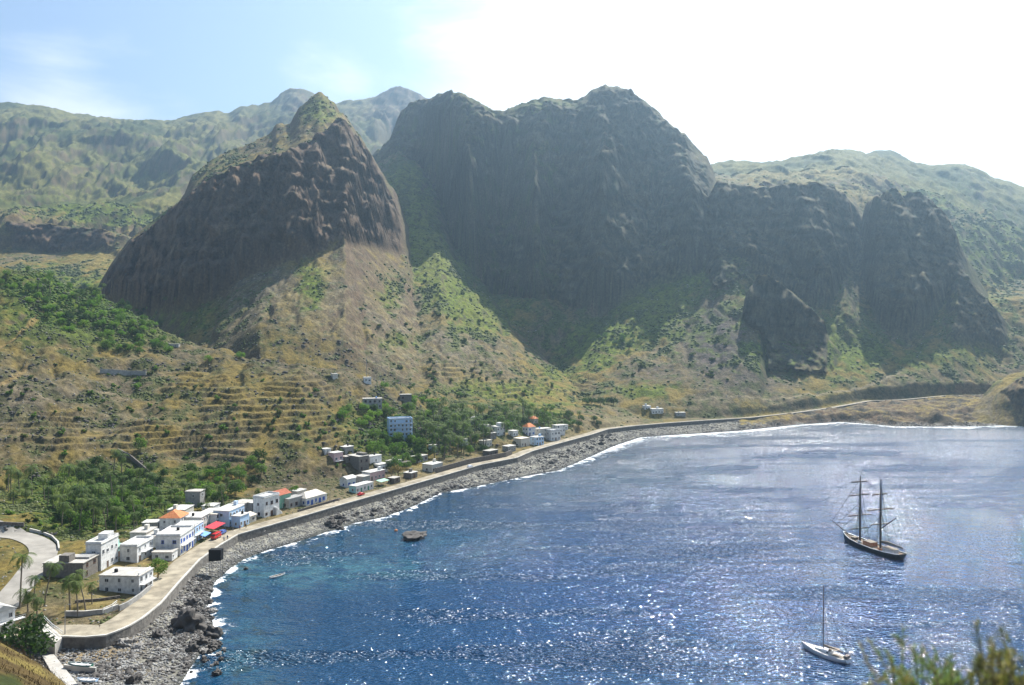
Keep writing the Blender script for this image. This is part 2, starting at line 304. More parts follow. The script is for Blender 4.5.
# small cliffs where the slopes meet the sea on the far side
sc_ = .3 * sstep(-.12, .25, fbm(XX / 55, YY / 90, 3, 96)) * np.exp(-((z - 24 - 12 * nfm) / 12.0) ** 2) * sstep(620, 660, U) * (YY > 690) * (YY < 900)
z = z + sc_ * (6 * ridged(XX / 30, YY / 50, 3, 95) + 3)
# dry-stone terraces on the spur behind the village
tm = np.zeros_like(z)
def blob(u, v, ru, rv): return np.exp(-(((U - u) / ru) ** 2 + ((vv - v) / rv) ** 2) ** 1.5)
vv = HY + (CH - z) * F / YY
for b in [(250, 420, 75, 50), (320, 410, 60, 45), (390, 405, 40, 22), (60, 430, 60, 28), (150, 440, 50, 22), (470, 375, 70, 22), (210, 390, 50, 28), (540, 385, 60, 16), (345, 440, 40, 30)]:
    tm = np.maximum(tm, blob(*b))
tm = .9 * sstep(.2, .75, tm * (0.8 + 1.6 * fbm(XX / 30, YY / 30, 3, 99))) * (z > 12)
sp = np.where(YY > 600, 3.2, 2.9); q = z / sp + 1.3 * fbm(XX / 55, YY / 55, 3, 97)
fr = q - np.floor(q)
z = np.where(tm > 0, z * (1 - tm) + tm * (z + (sstep(.0, .28, fr) - fr) * sp), z)
# the shelf of the shore road, the beach, the sea bed
dW, zW, aW = sdist(XX, YY, WALL); dS, _, _ = sdist(XX, YY, [(a, b) for a, b in SHORE])
far_r = (U > 690)
shelf = zW + np.where(far_r, -.15, -.15) + np.clip(dW - 9.5, 0, 60) * .10
rw = 8.0
tb = np.clip(dS / (dS + np.abs(dW) + 1e-3), 0, 1); rk = sstep(690, 790, U)
beachz = (zW - 3.1 + 2.2 * rk) * (tb ** .8 * (1 - rk) + rk * sstep(.05, .45 + .25 * fbm(XX / 22, YY / 22, 2, 34), tb) * (.75 + .25 * tb)) + rk * (3.2 * fbm(XX / 9, YY / 9, 4, 35) + 3.0 * np.clip(fbm(XX / 26, YY / 20, 3, 36) + .1, 0, 1) * sstep(4, 14, dS)) * sstep(0, 8, dS) + .35 * fbm(XX / 5, YY / 5, 3, 33) * sstep(0, 6, dS) + .25
sea = -np.abs(dS) * .16 - .1
low = np.where(dS < 0, np.maximum(sea, -14), beachz)
t_in = sstep(.6, 1.5, dW)
isL0 = (YY < 960)
inl = np.where(dW < rw + 1, shelf, np.maximum(shelf, np.where(z > shelf, shelf + (z - shelf) * sstep(rw, rw + 8, dW), shelf)))
z0 = np.where(dW > .6, low * (1 - t_in) + inl * t_in, low)
NEAR = LN.index('near'); HEAD = LN.index('headland')
keep = ((lid == NEAR) & (YY < 175) & (z > low)) | (lid == HEAD) & (z > low)
fz = np.where(isL0 & ~keep, z0, z)
behind = (dW > 0)
# slopes that rise further inland stay as they are
z = fz.astype(np.float32)
beachmask = isL0 & ~keep & (dW <= .9) & (dS > -3) & ((U < 740) | (z < 2.5))
vv = HY + (CH - z) * F / YY
def zat(x, y):
    u = CX + F * x / y
    a = np.searchsorted(us, u) - 1; b = np.searchsorted(Ys, y) - 1
    a = min(max(a, 0), NU - 2); b = min(max(b, 0), NY - 2)
    s = (u - us[a]) / (us[a + 1] - us[a]); t = (y - Ys[b]) / (Ys[b + 1] - Ys[b])
    return float((z[a, b] * (1 - s) + z[a + 1, b] * s) * (1 - t) + (z[a, b + 1] * (1 - s) + z[a + 1, b + 1] * s) * t)
def pick(u, v, ymin=112):
    """the ground point seen at a pixel"""
    a = int(np.searchsorted(us, u)); a = min(max(a, 1), NU - 1)
    s = (u - us[a - 1]) / (us[a] - us[a - 1])
    col = vv[a - 1] * (1 - s) + vv[a] * s
    ok = np.nonzero((col <= v) & (Ys > ymin))[0]
    if len(ok) == 0: i = NY - 2
    else: i = ok[0]
    if i > 0 and col[i - 1] > v: t = (col[i - 1] - v) / (col[i - 1] - col[i] + 1e-9); y = Ys[i - 1] + t * (Ys[i] - Ys[i - 1])
    else: y = Ys[i]
    x = (u - CX) / F * y
    return Vector((x, y, zat(x, y)))
# ------------------------------------------------------------------ ground cover colours (what grows or lies there)
gy = np.gradient(z, axis=1) / np.gradient(YY, axis=1); gx = np.gradient(z, axis=0) / np.gradient(XX, axis=0)
# total slope in world axes: columns fan out, so correct the derivative along a column
gyw = gy - gx * (XX / YY)
slope = np.sqrt(gyw ** 2 + gx ** 2)
YC = YY + np.where(YY > 640, st * (z * 1.0 - YY), 0)      # on cliffs the pattern follows height, not distance
nA = fbm(XX / 70, YC / 70, 4, 200); nB = fbm(XX / 16, YC / 16, 4, 210); nC = fbm(XX / 5, YC / 5, 3, 220); nD = pn(XX / 1.9, YY / 1.9, 230)
nF = fbm(XX / 200, YY / 320, 5, 240)
def C3(r, g, b): return np.array([r, g, b], np.float32)
def mixc(A, B, t): return A + (B - A) * t[..., None]
dry = mixc(np.broadcast_to(C3(.205, .160, .072), z.shape + (3,)), C3(.135, .118, .058), sstep(-.3, .4, nB))
soil = mixc(np.broadcast_to(C3(.185, .152, .108), z.shape + (3,)), C3(.095, .082, .060), sstep(-.3, .35, nC))
rock = mixc(np.broadcast_to(C3(.105, .082, .066), z.shape + (3,)), C3(.155, .108, .078), sstep(-.25, .4, nA))
rock = mixc(rock, C3(.046, .042, .039), sstep(-.05, .35, nB + .4 * nC))
rock = mixc(rock, C3(.23, .175, .13), sstep(.12, .5, -nB + .5 * nC) * .55)
strat = pn(XX / 160 + .6 * nB, z / 5.5 + .02 * XX, 270)
rock = mixc(rock, C3(.05, .044, .04), sstep(.12, .4, strat) * .6)
rock = mixc(rock, C3(.20, .175, .15), sstep(.28, .5, nC) * .5)
green = mixc(np.broadcast_to(C3(.105, .135, .038), z.shape + (3,)), C3(.050, .068, .022), sstep(-.2, .4, nC))
bright = mixc(np.broadcast_to(C3(.125, .175, .04), z.shape + (3,)), C3(.050, .085, .022), sstep(-.1, .35, nC))
gold = np.broadcast_to(C3(.26, .215, .10), z.shape + (3,))
c = mixc(dry, soil, sstep(-.25, .25, nA + .6 * nB))
def B(l, amp=1.0):
    s = np.zeros_like(z)
    for u, v, ru, rv, a in l: s = np.maximum(s, a * np.exp(-((((U - u) / ru) ** 2 + ((vv - v) / rv) ** 2))))
    return s
# grey scree
scree = B([(262, 285, 45, 40, .8), (330, 300, 60, 40, .7), (400, 330, 40, 60, .75), (440, 350, 50, 45, .6), (20, 400, 60, 40, .6), (90, 410, 70, 40, .5), (490, 375, 30, 25, .5), (720, 335, 34, 50, .9), (700, 350, 30, 30, .8), (850, 240, 12, 60, .5), (60, 335, 40, 20, .6)])
c = mixc(c, mixc(np.broadcast_to(C3(.245, .215, .175), z.shape + (3,)), C3(.115, .10, .09), sstep(-.15, .3, nC + .4 * nD)), np.clip(scree + .5 * nB, 0, 1) * .85)
stony = B([(715, 340, 38, 45, 1), (660, 375, 60, 16, .5), (740, 380, 50, 16, .6)])
c = mixc(c, mixc(np.broadcast_to(C3(.07, .062, .06), z.shape + (3,)), C3(.16, .13, .12), sstep(0, .35, nC)), np.clip(stony * 1.2 + .6 * nC, 0, 1) * sstep(.1, .4, stony))
gm = (lid != NEAR) * B([(100, 312, 120, 38, 1.1), (40, 285, 60, 20, 1), (80, 500, 90, 40, .95), (190, 480, 50, 25, .6), (390, 440, 45, 26, 1), (450, 425, 60, 22, 1), (520, 420, 60, 14, .9), (355, 415, 30, 20, .6),
        (425, 205, 30, 45, 1), (455, 270, 28, 45, 1.05), (480, 310, 45, 35, .75), (405, 185, 25, 30, .9), (430, 290, 25, 30, .6), (560, 370, 40, 20, .5), (650, 300, 55, 35, .95), (700, 270, 40, 22, 1), (610, 335, 50, 25, .8), (730, 270, 25, 20, .8),
        (790, 355, 60, 22, .9), (740, 300, 30, 40, .5), (690, 330, 50, 30, .45), (860, 350, 40, 30, .7), (990, 250, 60, 50, .75), (940, 200, 60, 30, .6), (930, 360, 50, 20, .5), (312, 285, 16, 28, .8), (390, 290, 18, 22, .6), (345, 140, 40, 30, .55), (320, 110, 30, 20, .7), (400, 340, 30, 14, .5),
        (60, 195, 90, 26, .7), (120, 215, 70, 14, .95), (150, 160, 120, 50, .55), (30, 140, 90, 40, .6), (460, 110, 60, 18, .5), (540, 106, 50, 10, .6), (640, 390, 60, 12, .5), (250, 340, 60, 14, .4), (500, 400, 120, 25, .45), (300, 440, 40, 30, .35), (150, 400, 80, 40, .35), (520, 300, 60, 60, .4), (590, 345, 40, 30, .8), (560, 330, 30, 30, .5), (660, 320, 60, 40, .6), (840, 340, 60, 50, .55), (980, 330, 50, 60, .55), (500, 390, 120, 14, .55), (120, 500, 110, 40, .9), (420, 240, 16, 60, .9)])
gmask = sstep(.34, .70, gm + .55 * nB + .25 * nC + .14)
c = mixc(c, np.where((YY > 640)[..., None], green * C3(1.35, 1.35, 1.1), green), gmask * .92)
br = (lid != NEAR) * B([(110, 308, 100, 26, 1), (45, 285, 50, 16, 1), (400, 445, 40, 16, .7), (440, 240, 34, 70, 1.0), (655, 305, 50, 28, .8), (710, 270, 30, 16, .8), (410, 185, 18, 30, .9), (790, 352, 40, 14, .6), (75, 490, 60, 30, .7), (485, 310, 40, 36, .75)])
c = mixc(c, mixc(bright, gold, .35 * (YY > 640)), sstep(.40, .75, br + .45 * nC) * .85)
gd = B([(790, 172, 90, 14, 1.1), (860, 190, 60, 14, .8), (90, 262, 40, 20, .8), (975, 290, 30, 25, .7), (985, 360, 40, 30, .7), (960, 300, 30, 20, .8), (560, 395, 60, 12, .7), (320, 270, 25, 18, .8), (380, 275, 20, 25, .6), (250, 395, 60, 35, .6), (300, 370, 50, 14, .6), (190, 420, 60, 30, .4), (30, 660, 60, 30, 1), (600, 432, 20, 6, 1), (20, 560, 16, 20, .9), (345, 420, 14, 20, .8), (100, 600, 40, 14, .8), (60, 190, 60, 14, .5), (740, 260, 20, 14, .7)])
c = mixc(c, gold, sstep(.4, .8, gd + .5 * nB) * .75 * (1 - .7 * gmask))
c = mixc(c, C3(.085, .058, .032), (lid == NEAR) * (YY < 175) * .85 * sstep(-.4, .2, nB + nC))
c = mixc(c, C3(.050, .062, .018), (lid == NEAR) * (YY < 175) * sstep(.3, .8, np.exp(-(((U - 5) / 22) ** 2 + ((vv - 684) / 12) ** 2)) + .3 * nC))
c = mixc(c, mixc(mixc(gold * .8, green, .45 + 0 * z), green * .55, sstep(-.15, .3, nF + .6 * nA)), (YY > 1400) * .85)
slr = np.clip(st * sstep(.2, .8, slope + .3 * nC) * sstep(-.9, -.1, nB - .0) + sstep(1.0, 1.5, slope + .2 * nC) * .7 * (1 - np.clip(tm, 0, 1)), 0, 1)
c = mixc(c, rock, slr)
# lichen-green films on shaded faces high up
c = mixc(c, C3(.075, .085, .04), slr * sstep(.0, .35, nB + .3 * nA - .1) * sstep(120, 330, z) * .55)
mg = np.isin(lid, [LN.index('massif'), LN.index('block'), LN.index('outcrop')])
c = mixc(c, c * C3(.85, 1.0, .92), mg * slr)
c = mixc(c, mixc(green, gold, sstep(-.1, .4, nC)), mg * slr * (U < 560) * sstep(.05, .35, nB + .4 * nA) * .6)
c = mixc(c, np.where((YY > 640)[..., None], C3(.10, .115, .042), C3(.07, .078, .030)), sstep(.0, .35, nB + .35 * nA) * (1 - slr) * (YY < 1400) * (dW > 8) * .55)
spk = sstep(.16, .32, fbm(XX / 4.2, YY / 4.2, 3, 260) + .25 * nB) * (1 - slr) * (YY > 150) * (dW > 6)
c = mixc(c, C3(.045, .055, .022), spk * .6)
# brown lava stone on the central rock
pk = (lid == LN.index('peak')) & (slope > .8)
c = mixc(c, C3(.17, .112, .082), pk * .45 * sstep(-.3, .3, nB))
# dry-stone faces of the terraces
tf = tm * ((fr < .26) | (fr > .985))
c = mixc(c, C3(.065, .054, .042), np.clip(tf, 0, 1) * .75 * sstep(-.25, .3, nC))
c = mixc(c, C3(.235, .185, .09), np.clip(tm, 0, 1) * ((fr > .35)) * .35)
# village ground, beach
vill = sstep(0, 2, dW) * (1 - sstep(18, 34, dW)) * isL0 * (U < 640) * (lid != NEAR)
c = mixc(c, C3(.26, .215, .15), np.clip(vill, 0, 1) * .5 * sstep(-.4, .2, nB + .2))
sh = mixc(np.broadcast_to(C3(.24, .23, .21), z.shape + (3,)), C3(.105, .10, .097), sstep(-.2, .3, nC + .5 * nD))
c = np.where(beachmask[..., None], sh, c)
wet = beachmask * (1 - sstep(.8, 3.2, dS + 1.2 * nC))
c = mixc(c, C3(.035, .037, .038), np.clip(wet, 0, 1) * .75)
brn = beachmask * B([(95, 655, 30, 8, 1.4), (70, 662, 30, 10, 1.4), (130, 645, 20, 8, .8), (110, 672, 40, 5, .9)])
c = mixc(c, C3(.22, .175, .125), np.clip(brn, 0, 1))
# dirt tracks trodden across the slopes
def track(pts, w, col, vmaxY=5000):
    global c
    d = np.full(z.shape, 1e9, np.float32)
    pp = [pick(*p) for p in pts]
    for a, b in zip(pp[:-1], pp[1:]):
        dx, dy = b.x - a.x, b.y - a.y; ll = dx * dx + dy * dy + 1e-6
        t = np.clip(((XX - a.x) * dx + (YY - a.y) * dy) / ll, 0, 1)
        d = np.minimum(d, np.hypot(XX - a.x - t * dx, YY - a.y - t * dy))
    c = mixc(c, C3(*col), (1 - sstep(w * .5, w, d + .4 * nC)) * .8)
track([(0, 347), (20, 335), (30, 325), (42, 310)], 2.2, (.30, .22, .12))
track([(0, 385), (14, 378), (26, 366)], 1.8, (.28, .21, .12))
track([(100, 372), (125, 372), (150, 374)], 1.6, (.26, .23, .19))
track([(590, 350), (620, 358), (660, 362)], 1.6, (.26, .21, .14))
track([(700, 400), (740, 396), (790, 398), (830, 392), (870, 385), (900, 372)], 2.0, (.27, .23, .17))
rkc = isL0 & ~keep & (dW < 1) & (dS > 0) & (U > 700); c = mixc(c, rock, rkc * sstep(.1, .5, slope + .6 * nC + .4 * nB) * .9)
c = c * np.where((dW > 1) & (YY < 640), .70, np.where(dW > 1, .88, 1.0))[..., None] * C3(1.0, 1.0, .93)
c = c * (1 + .10 * nD)[..., None]
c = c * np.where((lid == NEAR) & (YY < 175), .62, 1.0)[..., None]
lm = c.mean(-1, keepdims=True); c = lm + (c - lm) * 1.3
c = np.clip(c, .010, .6)

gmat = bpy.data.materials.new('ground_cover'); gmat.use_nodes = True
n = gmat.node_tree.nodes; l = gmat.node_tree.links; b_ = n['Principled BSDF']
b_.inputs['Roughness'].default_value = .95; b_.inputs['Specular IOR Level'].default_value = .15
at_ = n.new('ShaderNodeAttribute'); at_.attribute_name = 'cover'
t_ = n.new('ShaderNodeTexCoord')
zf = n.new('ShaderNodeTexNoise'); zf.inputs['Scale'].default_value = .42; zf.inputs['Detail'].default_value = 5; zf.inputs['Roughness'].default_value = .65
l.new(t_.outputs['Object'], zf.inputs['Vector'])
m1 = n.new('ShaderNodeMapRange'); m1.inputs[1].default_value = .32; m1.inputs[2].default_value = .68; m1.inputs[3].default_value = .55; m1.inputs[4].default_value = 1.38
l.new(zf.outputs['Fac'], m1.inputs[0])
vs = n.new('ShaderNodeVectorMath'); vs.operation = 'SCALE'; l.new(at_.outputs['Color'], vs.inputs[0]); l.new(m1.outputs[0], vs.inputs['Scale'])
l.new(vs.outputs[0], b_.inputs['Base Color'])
bp = n.new('ShaderNodeBump'); bp.inputs['Strength'].default_value = .9; bp.inputs['Distance'].default_value = 1.1
l.new(zf.outputs['Fac'], bp.inputs['Height']); l.new(bp.outputs[0], b_.inputs['Normal'])

idx = (np.arange(NU)[:, None] * NY + np.arange(NY)[None, :])
quads = np.stack([idx[:-1, :-1], idx[1:, :-1], idx[1:, 1:], idx[:-1, 1:]], -1).reshape(-1, 4)
cragA = ridged(XX / 42 + .3 * nA, z / 55, 4, 280, .58); cragB = fbm(XX / 10, z / 8, 3, 290); ledge = pn(XX / 90, z / 9, 295)
blk = np.sign(cragB) * np.sqrt(np.abs(cragB)); push = st * (YY > 640) * (YY < 1400) * sstep(4, 40, z) * (15 * cragA + 6.0 * blk + 6.0 * ledge + 12 * fbm(XX / 90, z / 60, 2, 299) + 3.0 * ridged(XX / 15, z / 22, 2, 297))
push += (YY >= 1400) * (10 * ridged(XX / 90, z / 60, 3, 281))
V = np.stack([XX - push * XX / YY, YY - push, z], -1).reshape(-1, 3)
ql = lid[:-1, :-1].copy().astype(int)
ql = np.where(beachmask[:-1, :-1], 20, ql)
deep = (z[:-1, :-1] < -7) & (z[1:, 1:] < -7)
ql = np.where(deep, -1, ql)
grp = {'ground': [NEAR, HILL], 'beach': [20], 'rocky_peak': [LN.index('peak')], 'mountain': [LN.index('massif'), LN.index('green')], 'cliffs': [LN.index('block'), LN.index('outcrop'), LN.index('headland')], 'plateau': [LN.index('right')], 'hills': [LN.index('left'), LN.index('far')]}
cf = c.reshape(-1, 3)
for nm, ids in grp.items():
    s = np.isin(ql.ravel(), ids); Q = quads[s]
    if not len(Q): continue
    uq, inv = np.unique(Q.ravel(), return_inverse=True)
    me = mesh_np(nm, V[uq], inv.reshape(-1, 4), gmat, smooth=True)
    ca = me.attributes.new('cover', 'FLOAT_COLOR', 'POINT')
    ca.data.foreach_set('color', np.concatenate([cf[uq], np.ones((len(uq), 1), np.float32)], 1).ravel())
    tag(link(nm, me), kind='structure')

# ------------------------------------------------------------------ sea
wu = np.arange(-900, 2400, 5.0); wy = np.geomspace(25, 1150, 620)
WU = np.repeat(wu[:, None], len(wy), 1); WY = np.repeat(wy[None], len(wu), 0); WX = (WU - CX) / F * WY
wd_, _, wa = sdist(WX, WY, [(a, b) for a, b in SHORE]); wd_ = -wd_
ii = (np.arange(len(wu))[:, None] * len(wy) + np.arange(len(wy))[None])
wq = np.stack([ii[:-1, :-1], ii[1:, :-1], ii[1:, 1:], ii[:-1, 1:]], -1).reshape(-1, 4)
ok = (wd_[:-1, :-1] > -14).ravel(); wq = wq[ok]
uq, inv = np.unique(wq.ravel(), return_inverse=True)
WV = np.stack([WX, WY, np.zeros_like(WX)], -1).reshape(-1, 3)[uq]
wmat = bpy.data.materials.new('sea_water'); wmat.use_nodes = True
me = mesh_np('sea', WV, inv.reshape(-1, 4), wmat, smooth=True)
a1 = me.attributes.new('offshore', 'FLOAT', 'POINT'); a1.data.foreach_set('value', wd_.reshape(-1)[uq].astype(np.float32))
# pale sand-bottomed shallows
shal = np.zeros_like(WX); WVv = HY + CH * F / WY
for u, v, ru, rv, a in [(300, 575, 90, 16, .8), (360, 568, 90, 14, .75), (245, 570, 25, 22, .8), (420, 545, 120, 22, .3), (240, 650, 40, 50, .4), (620, 480, 120, 18, .15)]:
    shal = np.maximum(shal, a * np.exp(-(((WU - u) / ru) ** 2 + ((WVv - v) / rv) ** 2)))
a2 = me.attributes.new('shallow', 'FLOAT', 'POINT'); a2.data.foreach_set('value', shal.reshape(-1)[uq].astype(np.float32))
gust = np.zeros_like(WX)
for u, v, ru, rv in [(600, 456, 45, 2.6), (690, 447, 60, 2.2), (640, 480, 60, 3.2), (720, 468, 60, 2.8), (585, 503, 35, 3.0), (650, 515, 50, 3.4), (700, 525, 45, 3), (740, 490, 60, 3.5), (830, 455, 90, 4), (920, 468, 80, 4), (965, 505, 50, 4), (790, 500, 50, 3)]:
    gust = np.maximum(gust, np.exp(-(((WU - u) / ru) ** 2 + ((WVv - v + .02 * (WU - u)) / rv) ** 2)))
gust = np.clip(gust * (1 + 1.4 * fbm(WX / 30, WY / 9, 3, 400)), 0, 1)
a4 = me.attributes.new('gust', 'FLOAT', 'POINT'); a4.data.foreach_set('value', gust.reshape(-1)[uq].astype(np.float32))
surf = 1.2 + 4.6 * sstep(400, 640, WY); surf = np.where(WU > 640, 3.6 + 5.5 * np.exp(-((WU - 725) / 40) ** 2) + 4 * np.exp(-((WU - 975) / 40) ** 2), surf)
a3 = me.attributes.new('surf', 'FLOAT', 'POINT'); a3.data.foreach_set('value', surf.reshape(-1)[uq].astype(np.float32))
tag(link('sea', me), kind='structure')
n = wmat.node_tree.nodes; l = wmat.node_tree.links; b_ = n['Principled BSDF']
def nn(t, **k):
    x = n.new(t)
    for a, v in k.items(): setattr(x, a, v)
    return x
def attr(nm): x = nn('ShaderNodeAttribute'); x.attribute_name = nm; return x.outputs['Fac']
def mapr(s, a, b, c_, d, sm=True):
    x = nn('ShaderNodeMapRange', interpolation_type='SMOOTHSTEP' if sm else 'LINEAR')
    for i, v in enumerate((a, b, c_, d)): x.inputs[i + 1].default_value = v
    l.new(s, x.inputs[0]); return x.outputs[0]
def math_(op, a, b): 
    x = nn('ShaderNodeMath', operation=op)
    for i, v in enumerate((a, b)):
        if isinstance(v, (int, float)): x.inputs[i].default_value = v
        else: l.new(v, x.inputs[i])
    return x.outputs[0]
geo = nn('ShaderNodeNewGeometry')
def noise(scale, sx=1, sy=1, det=4, ro=.55, rot=0):
    mp_ = nn('ShaderNodeMapping'); mp_.inputs['Scale'].default_value = (sx, sy, 1); mp_.inputs['Rotation'].default_value = (0, 0, rot); l.new(geo.outputs['Position'], mp_.inputs[0])
    x = nn('ShaderNodeTexNoise'); x.inputs['Scale'].default_value = scale; x.inputs['Detail'].default_value = det; x.inputs['Roughness'].default_value = ro
    l.new(mp_.outputs[0], x.inputs['Vector']); return x.outputs['Fac']
off = attr('offshore'); shl = attr('shallow'); srf = attr('surf')
nbig = noise(.018, 1, 2.2, 4); nmid = noise(.12, 1, 1.8, 5, .6)
depthf = math_('ADD', mapr(off, 2, 55, 1, 0), 0.0)
col1 = nn('ShaderNodeMix', data_type='RGBA'); l.new(mapr(off, 8, 130, 1, 0), col1.inputs[0]); col1.inputs[6].default_value = (.000, .042, .130, 1); col1.inputs[7].default_value = (.005, .040, .092, 1)
col2 = nn('ShaderNodeMix', data_type='RGBA'); l.new(math_('MULTIPLY', shl, mapr(nmid, .36, .62, .15, 1.2)), col2.inputs[0]); l.new(col1.outputs[2], col2.inputs[6]); col2.inputs[7].default_value = (.04, .13, .165, 1)
# submerged rocks and weed close inshore
wk = math_('MULTIPLY', mapr(off, 4, 34, 1, 0), mapr(noise(.16, 1, 1, 5, .65), .52, .62, 0, 1))
col3 = nn('ShaderNodeMix', data_type='RGBA'); l.new(math_('MULTIPLY', wk, .75), col3.inputs[0]); l.new(col2.outputs[2], col3.inputs[6]); col3.inputs[7].default_value = (.022, .040, .038, 1)
# foam
fo = math_('ADD', off, mapr(noise(.16, 1, 1, 4, .6), .3, .7, -4.5, 4.5, False)); fo = math_('DIVIDE', fo, math_('MULTIPLY', srf, mapr(noise(.045, 1, 1, 3, .6), .38, .62, .35, 1.9, False)))
f1 = mapr(fo, .2, 1.5, 1, 0)
f1 = math_('MULTIPLY', f1, mapr(noise(.9, 1, 1, 4, .7), .33, .5, .25, 1))
f2 = math_('MULTIPLY', mapr(fo, 1.0, 3.4, 1, 0), mapr(noise(.35, 1, 1.6, 5, .7), .55, .63, 0, .6))
ff = math_('MAXIMUM', f1, f2)
fm = nn('ShaderNodeMix', data_type='RGBA'); l.new(ff, fm.inputs[0]); l.new(col3.outputs[2], fm.inputs[6]); fm.inputs[7].default_value = (.78, .80, .80, 1)
l.new(fm.outputs[2], b_.inputs['Base Color'])
lane = mapr(noise(.0085, 1, 5.5, 4, .55), .50, .60, 0, 1)
lane = math_('MAXIMUM', lane, mapr(attr('gust'), .1, .8, 0, 1.25))
rg = nn('ShaderNodeMix', data_type='FLOAT'); l.new(ff, rg.inputs[0]); sxyz = nn('ShaderNodeSeparateXYZ'); l.new(geo.outputs['Position'], sxyz.inputs[0]); l.new(math_('MAXIMUM', mapr(lane, 0, 1.2, .05, .30, False), mapr(sxyz.outputs[1], 300, 640, .05, .15)), rg.inputs[2]); rg.inputs[3].default_value = .9
l.new(rg.outputs[0], b_.inputs['Roughness']); b_.inputs['IOR'].default_value = 1.333; b_.inputs['Specular IOR Level'].default_value = .8
h1 = math_('MULTIPLY', noise(.12, 1, 1.6, 1, .5, .5), 1.25); h2 = math_('MULTIPLY', noise(.55, 1, 1.9, 1, .5, .4), .78); h3 = math_('MULTIPLY', noise(1.5, 1, 1.5, 0, .5, .2), .18)
hh = math_('ADD', math_('ADD', h1, h2), h3)
hh = math_('MULTIPLY', math_('SUBTRACT', hh, 1.45), mapr(lane, 0, 1, .9, 2.2, False))
bp = nn('ShaderNodeBump'); bp.inputs['Strength'].default_value = 1.0; bp.inputs['Distance'].default_value = 1.2
l.new(hh, bp.inputs['Height']); l.new(bp.outputs[0], b_.inputs['Normal'])

# ------------------------------------------------------------------ haze
hm = bpy.data.materials.new('haze'); hm.use_nodes = True; hn = hm.node_tree.nodes; hl = hm.node_tree.links; hn.clear()
ho = hn.new('ShaderNodeOutputMaterial'); hv = hn.new('ShaderNodeVolumePrincipled')
hv.inputs['Color'].default_value = (.52, .77, 1, 1); hv.inputs['Density'].default_value = .00014; hv.inputs['Anisotropy'].default_value = .62
hl.new(hv.outputs[0], ho.inputs['Volume'])
bx = 4300 * (1900 - CX) / F + 300
hv_ = [(x, y, q) for x in (-7200, 8200) for y in (-400, 4500) for q in (-61.5, 1010)]
me = mesh_np('haze', hv_, [(0, 1, 3, 2), (4, 6, 7, 5), (0, 4, 5, 1), (2, 3, 7, 6), (0, 2, 6, 4), (1, 5, 7, 3)], hm)
if HAZE: tag(link('haze', me), kind='stuff')
# ------------------------------------------------------------------ mesh builder
class MB:
    def __init__(s): s.v = []; s.f = []
    def add(s, vs, fs):
        k = len(s.v); s.v += [tuple(p) for p in vs]; s.f += [tuple(i + k for i in q) for q in fs]; return s
    def box(s, x0, x1, y0, y1, z0, z1):
        return s.add([(x0, y0, z0), (x1, y0, z0), (x1, y1, z0), (x0, y1, z0), (x0, y0, z1), (x1, y0, z1), (x1, y1, z1), (x0, y1, z1)],
                     [(0, 3, 2, 1), (4, 5, 6, 7), (0, 1, 5, 4), (1, 2, 6, 5), (2, 3, 7, 6), (3, 0, 4, 7)])
    def tube(s, pts, rs, n=6, cap=True):
        pts = [Vector(p) for p in pts]; rings = []
        if not isinstance(rs, (list, tuple)): rs = [rs] * len(pts)
        for i, p in enumerate(pts):
            t = (pts[min(i + 1, len(pts) - 1)] - pts[max(i - 1, 0)]).normalized()
            a = t.cross(Vector((0, 0, 1)) if abs(t.z) < .9 else Vector((1, 0, 0))).normalized(); b = t.cross(a)
            rings.append([p + (a * math.cos(6.2832 * j / n) + b * math.sin(6.2832 * j / n)) * rs[i] for j in range(n)])
        vs = [q for r_ in rings for q in r_]; fs = []
        for i in range(len(pts) - 1):
            for j in range(n):
                fs.append((i * n + j, i * n + (j + 1) % n, (i + 1) * n + (j + 1) % n, (i + 1) * n + j))
        if cap: fs.append(tuple(range(n))[::-1]); fs.append(tuple((len(pts) - 1) * n + j for j in range(n)))
        return s.add(vs, fs)
    def loft(s, rings, close=True, caps=True):
        n = len(rings[0]); vs = [q for r_ in rings for q in r_]; fs = []
        for i in range(len(rings) - 1):
            for j in range(n if close else n - 1):
                fs.append((i * n + j, i * n + (j + 1) % n, (i + 1) * n + (j + 1) % n, (i + 1) * n + j))
        if caps: fs.append(tuple(range(n))[::-1]); fs.append(tuple((len(rings) - 1) * n + j for j in range(n)))
        return s.add(vs, fs)
    def build(s, name, m, parent=None, loc=None, rz=0, smooth=False):
        return link(name, s.mesh(name, m, smooth), parent, loc, rz)
    def mesh(s, name, m, smooth=False): return mesh_np(name, s.v, s.f, m, smooth)

